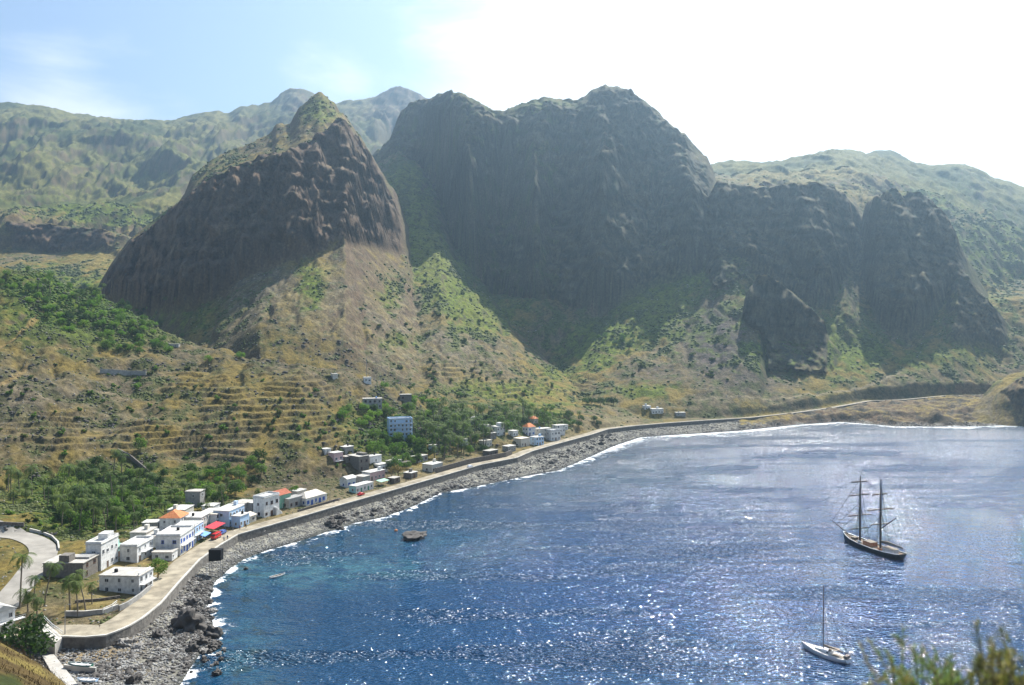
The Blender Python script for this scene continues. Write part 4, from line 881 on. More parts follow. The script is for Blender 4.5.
# more small houses filling the rows
H_('narrow cream house squeezed behind the white cube house and the wood', 146, 545, 8, 6, 4.4, 'offwhite', 'flat', 'slab', nf=3, ns=1, rot=88)
H_('white house with grey roof between the cube house and the long white house', 158, 548, 7, 5, 4.0, 'white', 'flat', 'slab', nf=2, ns=1, rot=90)
H_('low cream house behind the orange-roofed house', 184, 520, 9, 7, 4.0, 'offwhite', 'flat', 'slabw', nf=3, ns=1, rot=88)
H_('white hut with small window behind the cream-roofed house and red awning', 213, 515, 6, 5, 3.6, 'white', 'flat', 'slabw', nf=2, ns=1, rot=84)
H_('grey concrete house behind the little pale blue shop', 243, 515, 8, 6, 4.6, 'grey', 'flat', 'slab', nf=3, ns=1, rot=74)
H_('low grey storehouse left of the white corner house', 252, 514, 5, 5, 4.6, 'grey', 'flat', 'slabw', nf=2, ns=1, rot=68)
H_('small cream shed behind the weathered grey ruin', 297, 499, 6, 4, 3.4, 'offwhite', 'flat', 'slabw', nf=2, ns=1, rot=60)
H_('small dark block hut above the long low white house', 352, 484, 4, 4, 2.8, 'block', 'flat', 'slab', nf=1, ns=1, rot=58, fr='dframe')
H_('white house just above the white and pink terrace house', 379, 472, 7, 5, 3.8, 'white', 'flat', 'slabw', nf=3, ns=1, rot=54)
H_('cream house half hidden behind the brown half-bare trees', 392, 468, 8, 5, 3.6, 'offwhite', 'flat', 'slab', nf=3, ns=1, rot=56)
H_('dark stone hut by the road between the green awning and the shack', 394, 484, 5, 4, 2.8, 'stone', 'flat', 'slab', nf=1, ns=1, rot=60, fr='dframe')
H_('bare block shed right of the pink and white cottage', 346, 463, 5, 4, 3.2, 'block', 'flat', 'slab', nf=1, ns=1, rot=50, fr='dframe')
H_('white hut deep in the palm grove, below the round-roofed building', 462, 446, 5, 4, 4.0, 'white', 'flat', 'slabw', nf=2, ns=1, rot=45)
H_('grey block house at the left of the two-level white house', 490, 440, 6, 5, 4.4, 'block', 'flat', 'slabw', nf=2, ns=1, rot=45)
H_('cream two-storey house behind the light blue house by the road', 540, 437, 7, 6, 5.6, 'offwhite', 'flat', 'slabw', st=2, nf=2, ns=1, rot=42)
H_('white house directly behind the end house of the seafront row', 557, 433, 8, 6, 5.4, 'white', 'flat', 'slabw', st=2, nf=3, ns=1, rot=36)
H_('low grey house left of the beige house by the road', 508, 452, 8, 5, 3.4, 'grey', 'flat', 'slabw', nf=3, ns=1, rot=50)
H_('white shed between the church and the two-level white house', 513, 437, 5, 5, 4.0, 'white', 'flat', 'slabw', nf=2, ns=1, rot=44)
H_('stone-walled ruin on the slope above the roadside shack', 403, 468, 7, 4, 3.0, 'stone', 'none', nf=2, ns=1, rot=56, fr='dframe')
def dome(r_, hh, m, cx_, cy_):
    def f(o, L_, W_, h):
        MB().tube([(cx_, cy_, h + .23)] + [(cx_, cy_, h + .23 + hh * math.sin(t * math.pi / 2 * .98)) for t in (0.02, .3, .55, .8, 1)], [r_, r_] + [max(.05, r_ * math.cos(t * math.pi / 2)) for t in (.3, .55, .8, 1)], 12).build('dome', M[m], o)
    return f
H_('round-roofed white building in the palms, right of the pale blue apartment house', 472, 424.5, 7, 6, 3.2, 'offwhite', 'flat', 'slabw', nf=2, ns=1, rot=30, extra=dome(3, 2.2, 'slabw', 3.5, 3))
H_('white house with two roof levels among the palms left of the church', 497, 436, 8, 7, 6.2, 'white', 'flat', 'slabw', st=2, nf=3, ns=1, rot=45, extra=rooftop(4, 8, 0, 5, 2.4))
H_('pale grey house with shallow roof left of the two-level white house', 484, 432, 6, 6, 4.4, 'offwhite', 'flat', 'slabw', nf=2, ns=1, rot=45)
H_('small white church with an orange domed roof', 528, 436, 7, 6, 6.2, 'white', 'hip', 'tile', st=2, nf=2, ns=2, rot=40, rh=2.6, name='church', cat='church', fr='bframe', doors=(0,))
H_('white cottage with orange hipped roof just behind the church', 533, 424, 5, 5, 3.8, 'offwhite', 'hip', 'tile', nf=1, ns=1, rot=35, rh=2.0)
H_('beige house with pale flat roof in front of the church', 521, 447, 9, 7, 5.4, 'offwhite', 'flat', 'cream', st=1, nf=3, ns=1, rot=48, doors=(1,))
H_('light blue house by the road right of the beige house', 536, 446, 8, 6, 5.8, 'blue', 'flat', 'slabw', st=2, nf=3, ns=1, rot=44, doors=(1,))
H_('white two-storey house at the right end of the seafront row', 551, 441, 9, 7, 7.0, 'white', 'flat', 'slabw', st=2, nf=3, ns=1, rot=36, parapet=True, doors=(1,))
H_('grey low house between the light blue house and the end of the row', 546, 434, 5, 5, 4.0, 'grey', 'flat', 'slabw', nf=2, ns=1, rot=40)
H_('small white hut by itself past the end of the seafront row', 564, 430, 4, 4, 3.8, 'white', 'flat', 'slabw', nf=1, ns=1, rot=36)
H_('stone shed with flat roof behind the dark roadside wall', 489, 456.5, 9, 5, 3.2, 'stone', 'flat', 'slab', nf=2, ns=1, rot=52, fr='dframe')
H_('pinkish house with cream roof in the trees left of the beige house', 484, 447, 8, 5, 3.8, 'offwhite', 'flat', 'cream', nf=3, ns=1, rot=50)
H_('white cottage standing alone beside the far road', 645, 410, 6, 5, 3.6, 'white', 'flat', 'slabw', nf=2, ns=1, rot=20, y0=500)
H_('long white house right of the lone cottage on the far road', 652, 414, 11, 6, 4.4, 'white', 'flat', 'slabw', nf=4, ns=1, rot=12, y0=500)
H_('grey shed at the roadside right of the long white house', 676, 416, 9, 5, 3.0, 'grey', 'flat', 'slabw', nf=2, ns=1, rot=6, y0=500)
H_('white house with outside steps cut off by the left edge of the photo', -9, 640, 6, 7, 6.5, 'white', 'gable', 'slabw', st=2, nf=3, ns=2, rot=62, rh=1.6, extra=balcony(1, 8, 3.4))

def awning(label, u, v, Lm, Wm, h, m, ang, frontdrop=.6):
    pos = pick(u, v); o = empty('awning', pos, rad(ang), label, 'awning')
    MB().add([(0, 0, h - frontdrop), (Lm, 0, h - frontdrop), (Lm, Wm, h), (0, Wm, h), (0, 0, h - frontdrop + .08), (Lm, 0, h - frontdrop + .08), (Lm, Wm, h + .08), (0, Wm, h + .08)], [(0, 3, 2, 1), (4, 5, 6, 7), (0, 1, 5, 4), (1, 2, 6, 5), (2, 3, 7, 6), (3, 0, 4, 7)]).build('canopy', M[m], o)
    for x in (.1, Lm - .1):
        for y in (.1, Wm - .1): MB().tube([(x, y, -1), (x, y, h - (frontdrop if y < 1 else 0))], .07, 6).build('post', M['metal'], o)
awning('long red awning over the roadside cafe front', 214, 537, 9.5, 4, 3.6, 'red', 84)
awning('peaked blue canvas shelter left of the red awning', 205, 542, 5.5, 5, 3.4, 'bluec', 88, 1.4)
awning('pale green sheet awning below the white and pink terrace house', 381, 487, 6.5, 3.5, 3.0, 'greenc', 58)

# ------------------------------------------------------------------ vehicles, lamp, board, people
def vehicle(label, cat, name, u, v, ang, Ls, Ws, Hs, m, kind='car', z_=5.05):
    pos = at(u, v, z_); o = empty(name, pos, rad(ang), label, cat)
    if kind == 'van': prof = [(-.5, .28), (.5, .28), (.5, .62), (.44, .72), (.36, 1.0), (-.47, 1.0), (-.5, .9)]
    else: prof = [(-.5, .28), (.5, .28), (.5, .52), (.28, .62), (.12, 1.0), (-.28, 1.0), (-.42, .64), (-.5, .6)]
    rings = []
    for y, k in ((-.5, .94), (-.44, 1), (.44, 1), (.5, .94)): rings.append([(x * Ls * (1 if zz < .65 else k), y * Ws * (1 if zz < .7 else .9), .28 * Hs + (zz - .28) * Hs * k) for x, zz in prof])
    MB().loft(rings).build('body', m, o)
    side = [(-.25, .68), (.14, .68), (.08, .94), (-.24, .94)] if kind == 'car' else [(-.42, .66), (.34, .66), (.30, .92), (-.42, .92)]
    for s in (-1, 1): MB().add([(x * Ls, s * (Ws * .46), zz * Hs) for x, zz in side] + [(x * Ls, s * (Ws * .4), zz * Hs) for x, zz in side], [(0, 1, 2, 3), (4, 7, 6, 5), (0, 4, 5, 1), (1, 5, 6, 2), (2, 6, 7, 3), (3, 7, 4, 0)]).build('side_window', M['glass'], o)
    for s in (-1, 1):
        x = Ls * (.435 if kind == 'van' else .22); MB().box(x - .05 if s > 0 else -Ls * .5 - .01, x + .1 if s > 0 else -Ls * .5 + .04, -Ws * .38, Ws * .38, Hs * .68, Hs * .9).build('windscreen' if s > 0 else 'rear_window', M['glass'], o)
        for t in (-1, 1):
            w = MB().tube([(s * Ls * .31, t * Ws * .5 - .1 * t, .33), (s * Ls * .31, t * Ws * .5 + .02 * t, .33)], .33, 12).build('wheel', M['tyre'], o)
            MB().tube([(s * Ls * .31, t * Ws * .5 + .02 * t, .33), (s * Ls * .31, t * Ws * .5 + .03 * t, .33)], .18, 8).build('rim', M['metal'], w)
    for t in (-1, 1): MB().box(Ls * .495, Ls * .505, t * Ws * .36 - .14, t * Ws * .36 + .14, Hs * .42, Hs * .5).build('headlight', M['frame'], o)
vehicle('red minibus parked on the road below the red awning', 'minibus', 'minibus', 216, 538.5, 262, 4.9, 1.9, 2.2, M['carred'], 'van')
vehicle('blue and white car parked behind the red minibus', 'car', 'parked_car', 222, 534, 262, 4.2, 1.8, 1.5, M['carblue'])
vehicle('small white car on the road below the palm grove', 'car', 'parked_car', 470, 467.5, 62, 4.4, 1.8, 1.5, M['carwhite'])
vehicle('small red car parked by the low white house with turquoise doors', 'car', 'parked_car', 361, 495.5, 62, 4.0, 1.7, 1.5, M['carred'])

def lamppost(label, pos, h=7):
    o = MB().tube([pos, pos + Vector((0, 0, h))], [.12, .07], 6).build('street_lamp', M['metal']); tag(o, label, 'street lamp', 'lamp posts along the shore road')
    MB().tube([pos + Vector((0, 0, h - .1)), pos + Vector((.9, 0, h + .3))], .05, 5).build('arm', M['metal'], o)
    MB().box(pos.x + .8, pos.x + 1.4, pos.y - .12, pos.y + .12, pos.z + h + .22, pos.z + h + .36).build('lamp_head', M['metal'], o)
lamppost('lamp post between the long white house and the blue house', at(194.5, 546, 5.05), 8)
lamppost('lamp post on the near bend by the ramp railing', at(65, 634, 5.05), 7.5)
lamppost('lamp post standing beside the red awning', at(233, 531, 5.05), 6.5)
lamppost('lamp post by the house with blue doors', at(330, 503, 5.05), 6.5)
# thin pole on the brow of the hill
pp = pick(366.5, 378); o = MB().tube([pp - Vector((0, 0, .5)), pp + Vector((0, 0, 15))], [.22, .12], 6).build('pole', M['metal']); tag(o, 'tall thin pole beside the white hut on the brow', 'pole'); MB().box(pp.x - .6, pp.x + .6, pp.y - .06, pp.y + .06, pp.z + 14, pp.z + 14.15).build('crossbar', M['metal'], o)
# black boxy tank on a post at the foot of the sea wall
pp = flat(216, 574, 1.2); o = empty('black_tank', pp, 0, 'black box raised on thin posts on the shingle below the sea wall', 'tank')
b_ = MB(); b_.add([(-2.1, -1.2, 4.6), (2.1, -1.2, 4.9), (2.1, 1.2, 4.9), (-2.1, 1.2, 4.6), (-2.1, -1.2, 8.6), (2.1, -1.2, 8.6), (2.1, 1.2, 8.6), (-2.1, 1.2, 8.6)], [(0, 3, 2, 1), (4, 5, 6, 7), (0, 1, 5, 4), (1, 2, 6, 5), (2, 3, 7, 6), (3, 0, 4, 7)]).build('box', M['black'], o)
for x in (-1.9, 1.9):
    for y in (-1, 1): MB().tube([(x, y, -1.5), (x, y, 4.8)], .07, 6).build('post', M['metal'], o)

skin = mat('skin', (.16, .09, .06), .7); hairm = mat('dark_hair', (.015, .012, .01), .8)
def person_mesh(pose):
    """one continuous skinned body: pelvis, spine, head, arms, legs"""
    P0 = [(0, 0, .92), (0, 0, 1.15), (0, 0, 1.40), (0, 0, 1.50), (0, .01, 1.62), (0, 0, 1.72),
          (.17, 0, 1.40), (.24, pose * .06, 1.13), (.25, pose * .16 + .04, .88), (.25, pose * .2 + .06, .78), (-.17, 0, 1.40), (-.24, -pose * .06, 1.13), (-.25, -pose * .16 + .04, .88), (-.25, -pose * .2 + .06, .78),
          (.10, 0, .86), (.11, -pose * .15 + .02, .48), (.11, -pose * .3, .08), (.11, -pose * .3 + .15, .03), (-.10, 0, .86), (-.11, pose * .15 + .02, .48), (-.11, pose * .3, .08), (-.11, pose * .3 + .15, .03)]
    E_ = [(0, 1), (1, 2), (2, 3), (3, 4), (4, 5), (2, 6), (6, 7), (7, 8), (8, 9), (2, 10), (10, 11), (11, 12), (12, 13), (0, 14), (14, 15), (15, 16), (16, 17), (0, 18), (18, 19), (19, 20), (20, 21)]
    R_ = [.15, .14, .16, .06, .10, .085, .065, .048, .036, .035, .065, .048, .036, .035, .095, .062, .045, .04, .095, .062, .045, .04]
    me = bpy.data.meshes.new('person'); me.from_pydata(P0, E_, [])
    o = bpy.data.objects.new('tmp', me); COL.objects.link(o)
    md = o.modifiers.new('s', 'SKIN'); md2 = o.modifiers.new('d', 'SUBSURF'); md2.levels = 1; md2.render_levels = 1
    for i, r_ in enumerate(R_): me.skin_vertices[0].data[i].radius = (r_, r_ * (.72 if i < 3 else 1))
    me.skin_vertices[0].data[0].use_root = True
    dg = bpy.context.evaluated_depsgraph_get(); m2 = bpy.data.meshes.new_from_object(o.evaluated_get(dg)); bpy.data.objects.remove(o)
    return m2
def cloth_tint(nm, c_): return mat(nm, c_, .85)
pms = [person_mesh(.9), person_mesh(.2)]
skins = [('white shirt', (.6, .6, .58)), ('dark blue shirt', (.03, .05, .15)), ('red top', (.45, .04, .04)), ('black clothes', (.02, .02, .02))]
SM = {k: mat(k.replace(' ', '_'), c_, .85) for k, c_ in skins}
trs = mat('dark_trousers', (.03, .035, .05), .85)
for me in pms:
    me.materials.clear(); me.materials.append(skin)
    me.polygons.foreach_set('use_smooth', np.ones(len(me.polygons), dtype=bool))
def person(label, u, v, ang, shirt, k=0, z_=5.06):
    pos = at(u, v, z_); o = link('person', pms[k], None, pos, rad(ang)); tag(o, label, 'person')
    def cut(z0, z1, grow, m, nm, armz=None):
        me = pms[k]; ix = {}; vs = []; fs = []
        for p_ in me.polygons:
            c_ = p_.center
            if z0 < c_.z < z1 and (armz is None or abs(c_.x) < .19 or c_.z > armz):
                f_ = []
                for i in p_.vertices:
                    if i not in ix: ix[i] = len(vs); vs.append(me.vertices[i].co + me.vertices[i].normal * grow)
                    f_.append(ix[i])
                fs.append(f_)
        if fs: link(nm, mesh_np(nm, vs, fs, m, True), o)
    cut(.9, 1.46, .02, SM[shirt], 'shirt', 1.15); cut(.1, .95, .015, trs, 'trousers', 2.0)
    cut(1.63, 1.9, .018, hairm, 'hair')
person('person in a white shirt walking by the sea wall edge beside the red minibus', 224, 541, 20, 'white shirt')
person('person in dark blue shirt standing at the sea wall edge beside the white-shirted walker', 227.5, 539.5, 200, 'dark blue shirt', 1)
person('person in a red top standing in front of the little blue shop', 240, 529.5, 150, 'red top', 1)
person('person in black clothes standing right of the red-topped person', 246, 528, 60, 'black clothes', 1)
person('person in dark blue shirt walking on the road past the house with blue doors', 334, 503, 30, 'dark blue shirt')
person('person in a white shirt walking ahead on the road past the blue-doored house', 339, 501.5, 30, 'white shirt')
person('person in black clothes walking on the road by the roadside shack', 406, 482, 210, 'black clothes')

# ------------------------------------------------------------------ boats
bw = mat('weathered_black_hull', (.012, .012, .015), .45, .5, noise=.2); deckm = mat('wooden_deck', (.17, .12, .08), .8, noise=.25, nscale=1.0); mastm = mat('brown_mast', (.045, .032, .022), .7); gel = mat('white_gelcoat', (.68, .69, .70), .35, .5, noise=.08)
canv = mat('tan_canvas', (.24, .20, .155), .85, noise=.2); rope = mat('rope', (.03, .027, .024), .9); orange = mat('orange_canvas', (.50, .20, .09), .8)
def hull(stations, name, m, parent, nseg=7):
    """stations: (x, half beam at deck, deck z, keel z, fullness)"""
    rings = []
    for x, b, zd, zk, fu in stations:
        r_ = []
        for i in range(-nseg, nseg + 1):
            t = i / nseg; a = abs(t)
            y = math.copysign(b * (1 - (1 - a) ** fu), t) if a > 0 else 0
            r_.append((x, y, zk + (zd - zk) * a ** 1.9))
        rings.append(r_)
    mb = MB(); mb.loft(rings, close=False, caps=False)
    mb.f.append(tuple(range(2 * nseg + 1))); k = (len(rings) - 1) * (2 * nseg + 1); mb.f.append(tuple(k + i for i in range(2 * nseg + 1))[::-1])
    return mb.build(name, m, parent, smooth=False), rings
def deck(stations, inset, dz, name, m, parent):
    mb = MB(); rg_ = [[(x, -max(b - inset, .02), zd + dz), (x, max(b - inset, .02), zd + dz)] for x, b, zd, zk, fu in stations]
    mb.loft(rg_, close=False, caps=False); return mb.build(name, m, parent)
def placed(bow, stern, name, label, cat):
    b = Vector(flat(*bow, 0)); s = Vector(flat(*stern, 0)); c_ = (b + s) / 2; d = b - s
    return empty(name, c_, math.atan2(d.y, d.x), label, cat), d.length
sh, Lh = placed((845, 540), (900, 560), 'tall_ship', 'black-hulled two-masted sailing ship with furled sails anchored in the bay', 'ship')
h2 = Lh / 2
stn = [(-h2 - 1.3, 1.7, 2.5, 1.5, 2.2), (-h2, 2.5, 2.35, -.3, 2.4), (-h2 * .7, 3.2, 2.0, -1.2, 2.8), (-h2 * .25, 3.5, 1.75, -1.5, 3), (h2 * .2, 3.45, 1.85, -1.5, 3), (h2 * .6, 2.8, 2.2, -1.3, 2.4), (h2 * .85, 1.6, 2.6, -.9, 1.8), (h2, .55, 3.0, -.2, 1.5), (h2 + .9, .08, 3.2, 2.4, 1.2)]
hull(stn, 'hull', bw, sh); deck(stn, .15, -.35, 'deck', deckm, sh)
mb = MB()
for s in (-1, 1): mb.tube([(x, s * b, zd + .02) for x, b, zd, zk, fu in stn], .13, 5)
mb.build('gunwale', gel, sh)
mb = MB()
for s in (-1, 1):
    mb.tube([(x, s * (b - .1), zd + 1.0) for x, b, zd, zk, fu in stn[:7]], .05, 4)
    for x, b, zd, zk, fu in stn[:7]: mb.tube([(x, s * (b - .1), zd), (x, s * (b - .1), zd + 1)], .04, 4)
mb.build('rail', canv, sh)
mb = MB().tube([(h2 * .8, 0, 2.7), (h2 + 7.5, 0, 6.2)], [.24, .09], 6); mb.build('bowsprit', mastm, sh)
xm = {'foremast': (h2 * .42, 27.5, [(6.6, 4.4), (11.8, 6.0), (19.8, 5.0), (25.0, 4.0)]), 'mainmast': (-h2 * .33, 28.0, [(10.8, 4.8), (16.4, 6.6), (22.2, 3.6)])}
for nm, (x, hm_, yards) in xm.items():
    mo = MB().tube([(x, 0, -.4), (x - .1, 0, hm_ * .55), (x - .25, 0, hm_)], [.42, .33, .12], 8).build(nm, mastm, sh)
    for zz, ln_ in yards:
        MB().tube([(x + .3, -ln_, zz), (x + .3, 0, zz + .1), (x + .3, ln_, zz)], [.09, .19, .09], 6).build('yard', mastm, mo)
        fm_ = MB(); fm_.tube([(x + .34, -ln_ * .9 + i * ln_ * .18, zz + .2 + .07 * (i % 2)) for i in range(11)], [.08] + [.17] * 9 + [.08], 5); fm_.build('furled_sail', canv, mo)
    MB().box(x - .6, x + .6, -.7, .7, hm_ * .56, hm_ * .56 + .12).build('top_platform', mastm, mo)
    rg_ = MB()
    for s in (-1, 1):
        for dx in (-1.6, -.8, 0, .8): rg_.tube([(x + dx - .4, s * 3.2, 2.2), (x - .1, s * .15, hm_ * .56)], .035, 3); 
        for dx in (-1.8, -1.2): rg_.tube([(x + dx, s * 3.2, 2.2), (x - .2, 0, hm_ * .95)], .03, 3)
        for q in range(7): t = q / 8 + .08; rg_.tube([(x - 2.0 + t * 1.7, s * (3.2 - 3.05 * t), 2.2 + (hm_ * .56 - 2.2) * t), (x + .4 - t * .4, s * (3.2 - 3.05 * t), 2.2 + (hm_ * .56 - 2.2) * t)], .025, 3)
    rg_.build('shrouds', rope, sh)
xf, xmn = xm['foremast'][0], xm['mainmast'][0]
rg_ = MB()
for a, b in [((h2 + 7.3, 0, 6.1), (xf, 0, 26)), ((h2 + 5, 0, 5), (xf, 0, 17)), ((h2 + 2.5, 0, 4), (xf, 0, 13)), ((xf, 0, 26.5), (xmn, 0, 27)), ((xf, 0, 3), (xmn, 0, 14)), ((xmn, 0, 24), (-h2 - 1, 0, 3)), ((xf, 0, 14), (xmn, 0, 4))]: rg_.tube([a, b], .035, 3)
rg_.build('stays', rope, sh)
MB().tube([(xmn - .5, 0, 4.2), (-h2 - 1.5, 0, 4.6)], [.2, .13], 6).build('boom', mastm, sh)
MB().tube([(xmn - .6, 0, 4.6), (-h2 * .6, 0, 5.0), (-h2 - 1, 0, 4.9)], [.35, .42, .15], 7).build('furled_sail', canv, sh)
MB().tube([(xmn - .5, 0, 9.5), (-h2 + 2, 0, 15.0)], [.16, .09], 6).build('gaff', mastm, sh)
for x0, x1, w, hh, m in ((-h2 * .85, -h2 * .5, 1.5, 1.5, gel), (-h2 * .1, h2 * .18, 1.6, 1.4, orange), (h2 * .55, h2 * .7, .9, 1.0, deckm)):
    dk = MB().box(x0, x1, -w, w, 1.5, 1.6 + hh).build('deckhouse', m, sh); MB().box(x0 - .15, x1 + .15, -w - .15, w + .15, 1.603 + hh, 1.72 + hh).build('roof', canv, dk)
for x, y in ((-h2 * .45, 2.0), (h2 * .05, -2.2), (h2 * .3, 1.9)): MB().tube([(x - 1.4, y, 2.2), (x, y, 2.1), (x + 1.4, y, 2.3)], [.15, .55, .12], 8).build('dinghy', orange if y > 1.95 else gel, sh)

ya, Ly = placed((804, 648), (849, 664), 'yacht', 'white single-masted yacht anchored nearest the camera with its sail furled', 'yacht')
k = Ly / 2
stn = [(-k, 1.35, 1.15, .15, 2.4), (-k * .6, 1.75, 1.05, -.4, 2.8), (-k * .1, 1.95, 1.05, -.6, 3), (k * .4, 1.6, 1.15, -.5, 2.5), (k * .75, .9, 1.35, -.3, 2), (k, .25, 1.5, .1, 1.5), (k + .7, .04, 1.6, 1.2, 1.2)]
hull(stn, 'hull', gel, ya); deck(stn, .03, .004, 'deck', mat('pale_deck', (.55, .53, .49), .7, noise=.12), ya)
mb = MB(); mb.loft([[(x, -w, 1.1), (x, w, 1.1), (x, w * .8, zt), (x, -w * .8, zt)] for x, w, zt in ((-k * .25, 1.15, 1.7), (k * .1, 1.15, 1.75), (k * .45, .7, 1.5))]); cb = mb.build('cabin', gel, ya)
for s in (-1, 1): MB().add([(-k * .2, s * 1.13, 1.25), (k * .2, s * 1.0, 1.25), (k * .2, s * .9, 1.55), (-k * .2, s * 1.0, 1.58)], [(0, 1, 2, 3)]).build('cabin_window', M['glass'], cb)
MB().box(-k * .8, -k * .32, -.85, .85, 1.06, 1.12).build('cockpit', canv, ya)
MB().add([(-k * .55, -1.1, 2.6), (-k * .2, -1.0, 2.5), (-k * .2, 1.0, 2.5), (-k * .55, 1.1, 2.6), (-k * .18, -1.0, 1.7), (-k * .18, 1.0, 1.7)], [(0, 1, 2, 3), (1, 4, 5, 2)]).build('sprayhood', canv, ya)
MB().tube([(-k * .85, 0, 1.1), (-k * .85, 0, 2.4), (-k * .95, 0, 2.9)], .08, 5).build('radar_post', M['metal'], ya)
MB().box(-k * .98, -k * .84, -.9, .9, 1.3, 2.0).build('liferaft', M['block'], ya)
mo = MB().tube([(k * .12, 0, 1.2), (k * .10, 0, 18.2)], [.15, .09], 8).build('mast', mat('alloy_mast', (.16, .15, .14), .5, .5), ya)
MB().tube([(k * .1, -1.1, 8.5), (k * .1, 1.1, 8.5)], .05, 5).build('spreader', mastm, mo)
MB().tube([(k * .1, 0, 2.4), (-k * .75, 0, 2.3)], .1, 6).build('boom', mastm, mo)
MB().tube([(k * .08, 0, 2.75), (-k * .35, 0, 2.6), (-k * .72, 0, 2.45)], [.2, .27, .14], 7).build('furled_sail', canv, mo)
rg_ = MB(); 
for a, b in [((k + .6, 0, 1.6), (k * .1, 0, 16)), ((-k, 0, 1.2), (k * .1, 0, 16)), ((k * .05, 1.8, 1.1), (k * .1, 0, 15)), ((k * .05, -1.8, 1.1), (k * .1, 0, 15))]: rg_.tube([a, b], .025, 3)
for s in (-1, 1):
    rg_.tube([(x, s * (b - .05), zd + .6) for x, b, zd, zk, fu in stn[:6]], .022, 3)
rg_.build('rigging', rope, ya)

def rowboat(label, bow, stern, m, m2, z_, B_=.85):
    b = Vector(flat(*bow, z_)); s = Vector(flat(*stern, z_)); c_ = (b + s) / 2; d = b - s; c_.z = max(zat(c_.x, c_.y), zat(b.x, b.y), zat(s.x, s.y), z_) + .35 if z_ > 0 else .0
    o = empty('rowing_boat', c_, math.atan2(d.y, d.x), label, 'boat'); q = d.length / 2
    st_ = [(-q, B_ * .7, .55, 0, 2.5), (-q * .4, B_, .5, -.1, 3), (q * .3, B_ * .95, .5, -.1, 2.6), (q * .8, B_ * .45, .62, 0, 1.8), (q, .05, .75, .3, 1.2)]
    hull(st_, 'hull', m, o, 5); deck(st_, .06, -.22, 'floor', m2, o)
    for x in (-q * .55, 0, q * .45): MB().box(x - .13, x + .13, -B_ * .85, B_ * .85, .38, .44).build('bench', m2, o)
    mb = MB()
    for t in (-1, 1): mb.tube([(x, t * b_2, zd) for x, b_2, zd, _, _ in st_], .06, 4)
    mb.build('gunwale', M['frame'], o)
rowboat('green and white rowing boat drawn up on the brown ground below the sea wall', (68, 666), (92, 668), M['gdoor'], M['frame'], 2.4)
rowboat('pale blue and white rowing boat behind the short pale wall', (77, 682), (97, 683), M['blue'], M['frame'], 2.2)
rowboat('small pale rowing boat floating in the turquoise shallows', (285, 576), (270, 580), gel, canv, -.45)
# buoy
bp_ = flat(396, 531, 0); o = empty('buoy', bp_, 0, 'small orange buoy floating left of the islet rock', 'buoy'); MB().tube([(0, 0, -.5), (0, 0, -.1), (0, 0, .5), (0, 0, .8)], [.3, .75, .7, .25], 10).build('float', orange, o); MB().tube([(0, 0, .7), (0, 0, 1.5)], .06, 5).build('ring_pole', M['metal'], o)
# ------------------------------------------------------------------ vegetation
R_ = np.random.default_rng(21)
def leaves(cent, n_each, spread, size, rg=R_, up=.35):
    """irregular leaf quads scattered round clump centres"""
    c0 = np.repeat(np.asarray(cent, float), n_each, 0); n = len(c0)
    d = rg.normal(size=(n, 3)); d /= np.linalg.norm(d, axis=1)[:, None]
    c0 = c0 + d * (rg.uniform(.35, 1, (n, 1)) ** .5) * np.asarray(spread)
    nr = d + rg.normal(scale=.55, size=(n, 3)); nr[:, 2] += up; nr /= np.linalg.norm(nr, axis=1)[:, None]
    a = np.cross(nr, rg.normal(size=(n, 3))); a /= np.linalg.norm(a, axis=1)[:, None]; b = np.cross(nr, a)
    s = size * rg.uniform(.6, 1.3, (n, 1))
    V = np.stack([c0 - a * s, c0 - b * s * .55, c0 + a * s, c0 + b * s * .55], 1).reshape(-1, 3)
    return V, np.arange(n * 4).reshape(-1, 4)
def tree_meshes(h, r, ncl, nl, ls, seed, m, flat_=.62, name='tree'):
    rg = np.random.default_rng(seed); tb = MB(); hb = h * .42
    tb.tube([(0, 0, -.5), (.05 * h * rg.normal() * .3, .05, hb * .5), (.03 * h, 0, hb)], [h * .045, h * .034, h * .026], 7)
    cent = []
    for i in range(ncl):
        a = rg.uniform(0, 6.283); q = rg.uniform(0, 1) ** .55; zz = rg.uniform(-.75, 1)
        cent.append((math.cos(a) * r * q * math.sqrt(max(.15, 1 - zz * zz * .7)), math.sin(a) * r * q * math.sqrt(max(.15, 1 - zz * zz * .7)), h - r * flat_ + zz * r * flat_))
        if i < 6: tb.tube([(0.02 * h, 0, hb * .85), (cent[-1][0] * .5, cent[-1][1] * .5, hb + (cent[-1][2] - hb) * .55), cent[-1]], [h * .02, h * .014, h * .006], 5)
    V, Q = leaves(cent, nl, r * .36, ls, rg)
    return tb.mesh('trunk', M['bark']), mesh_np('crown', V, Q, m)
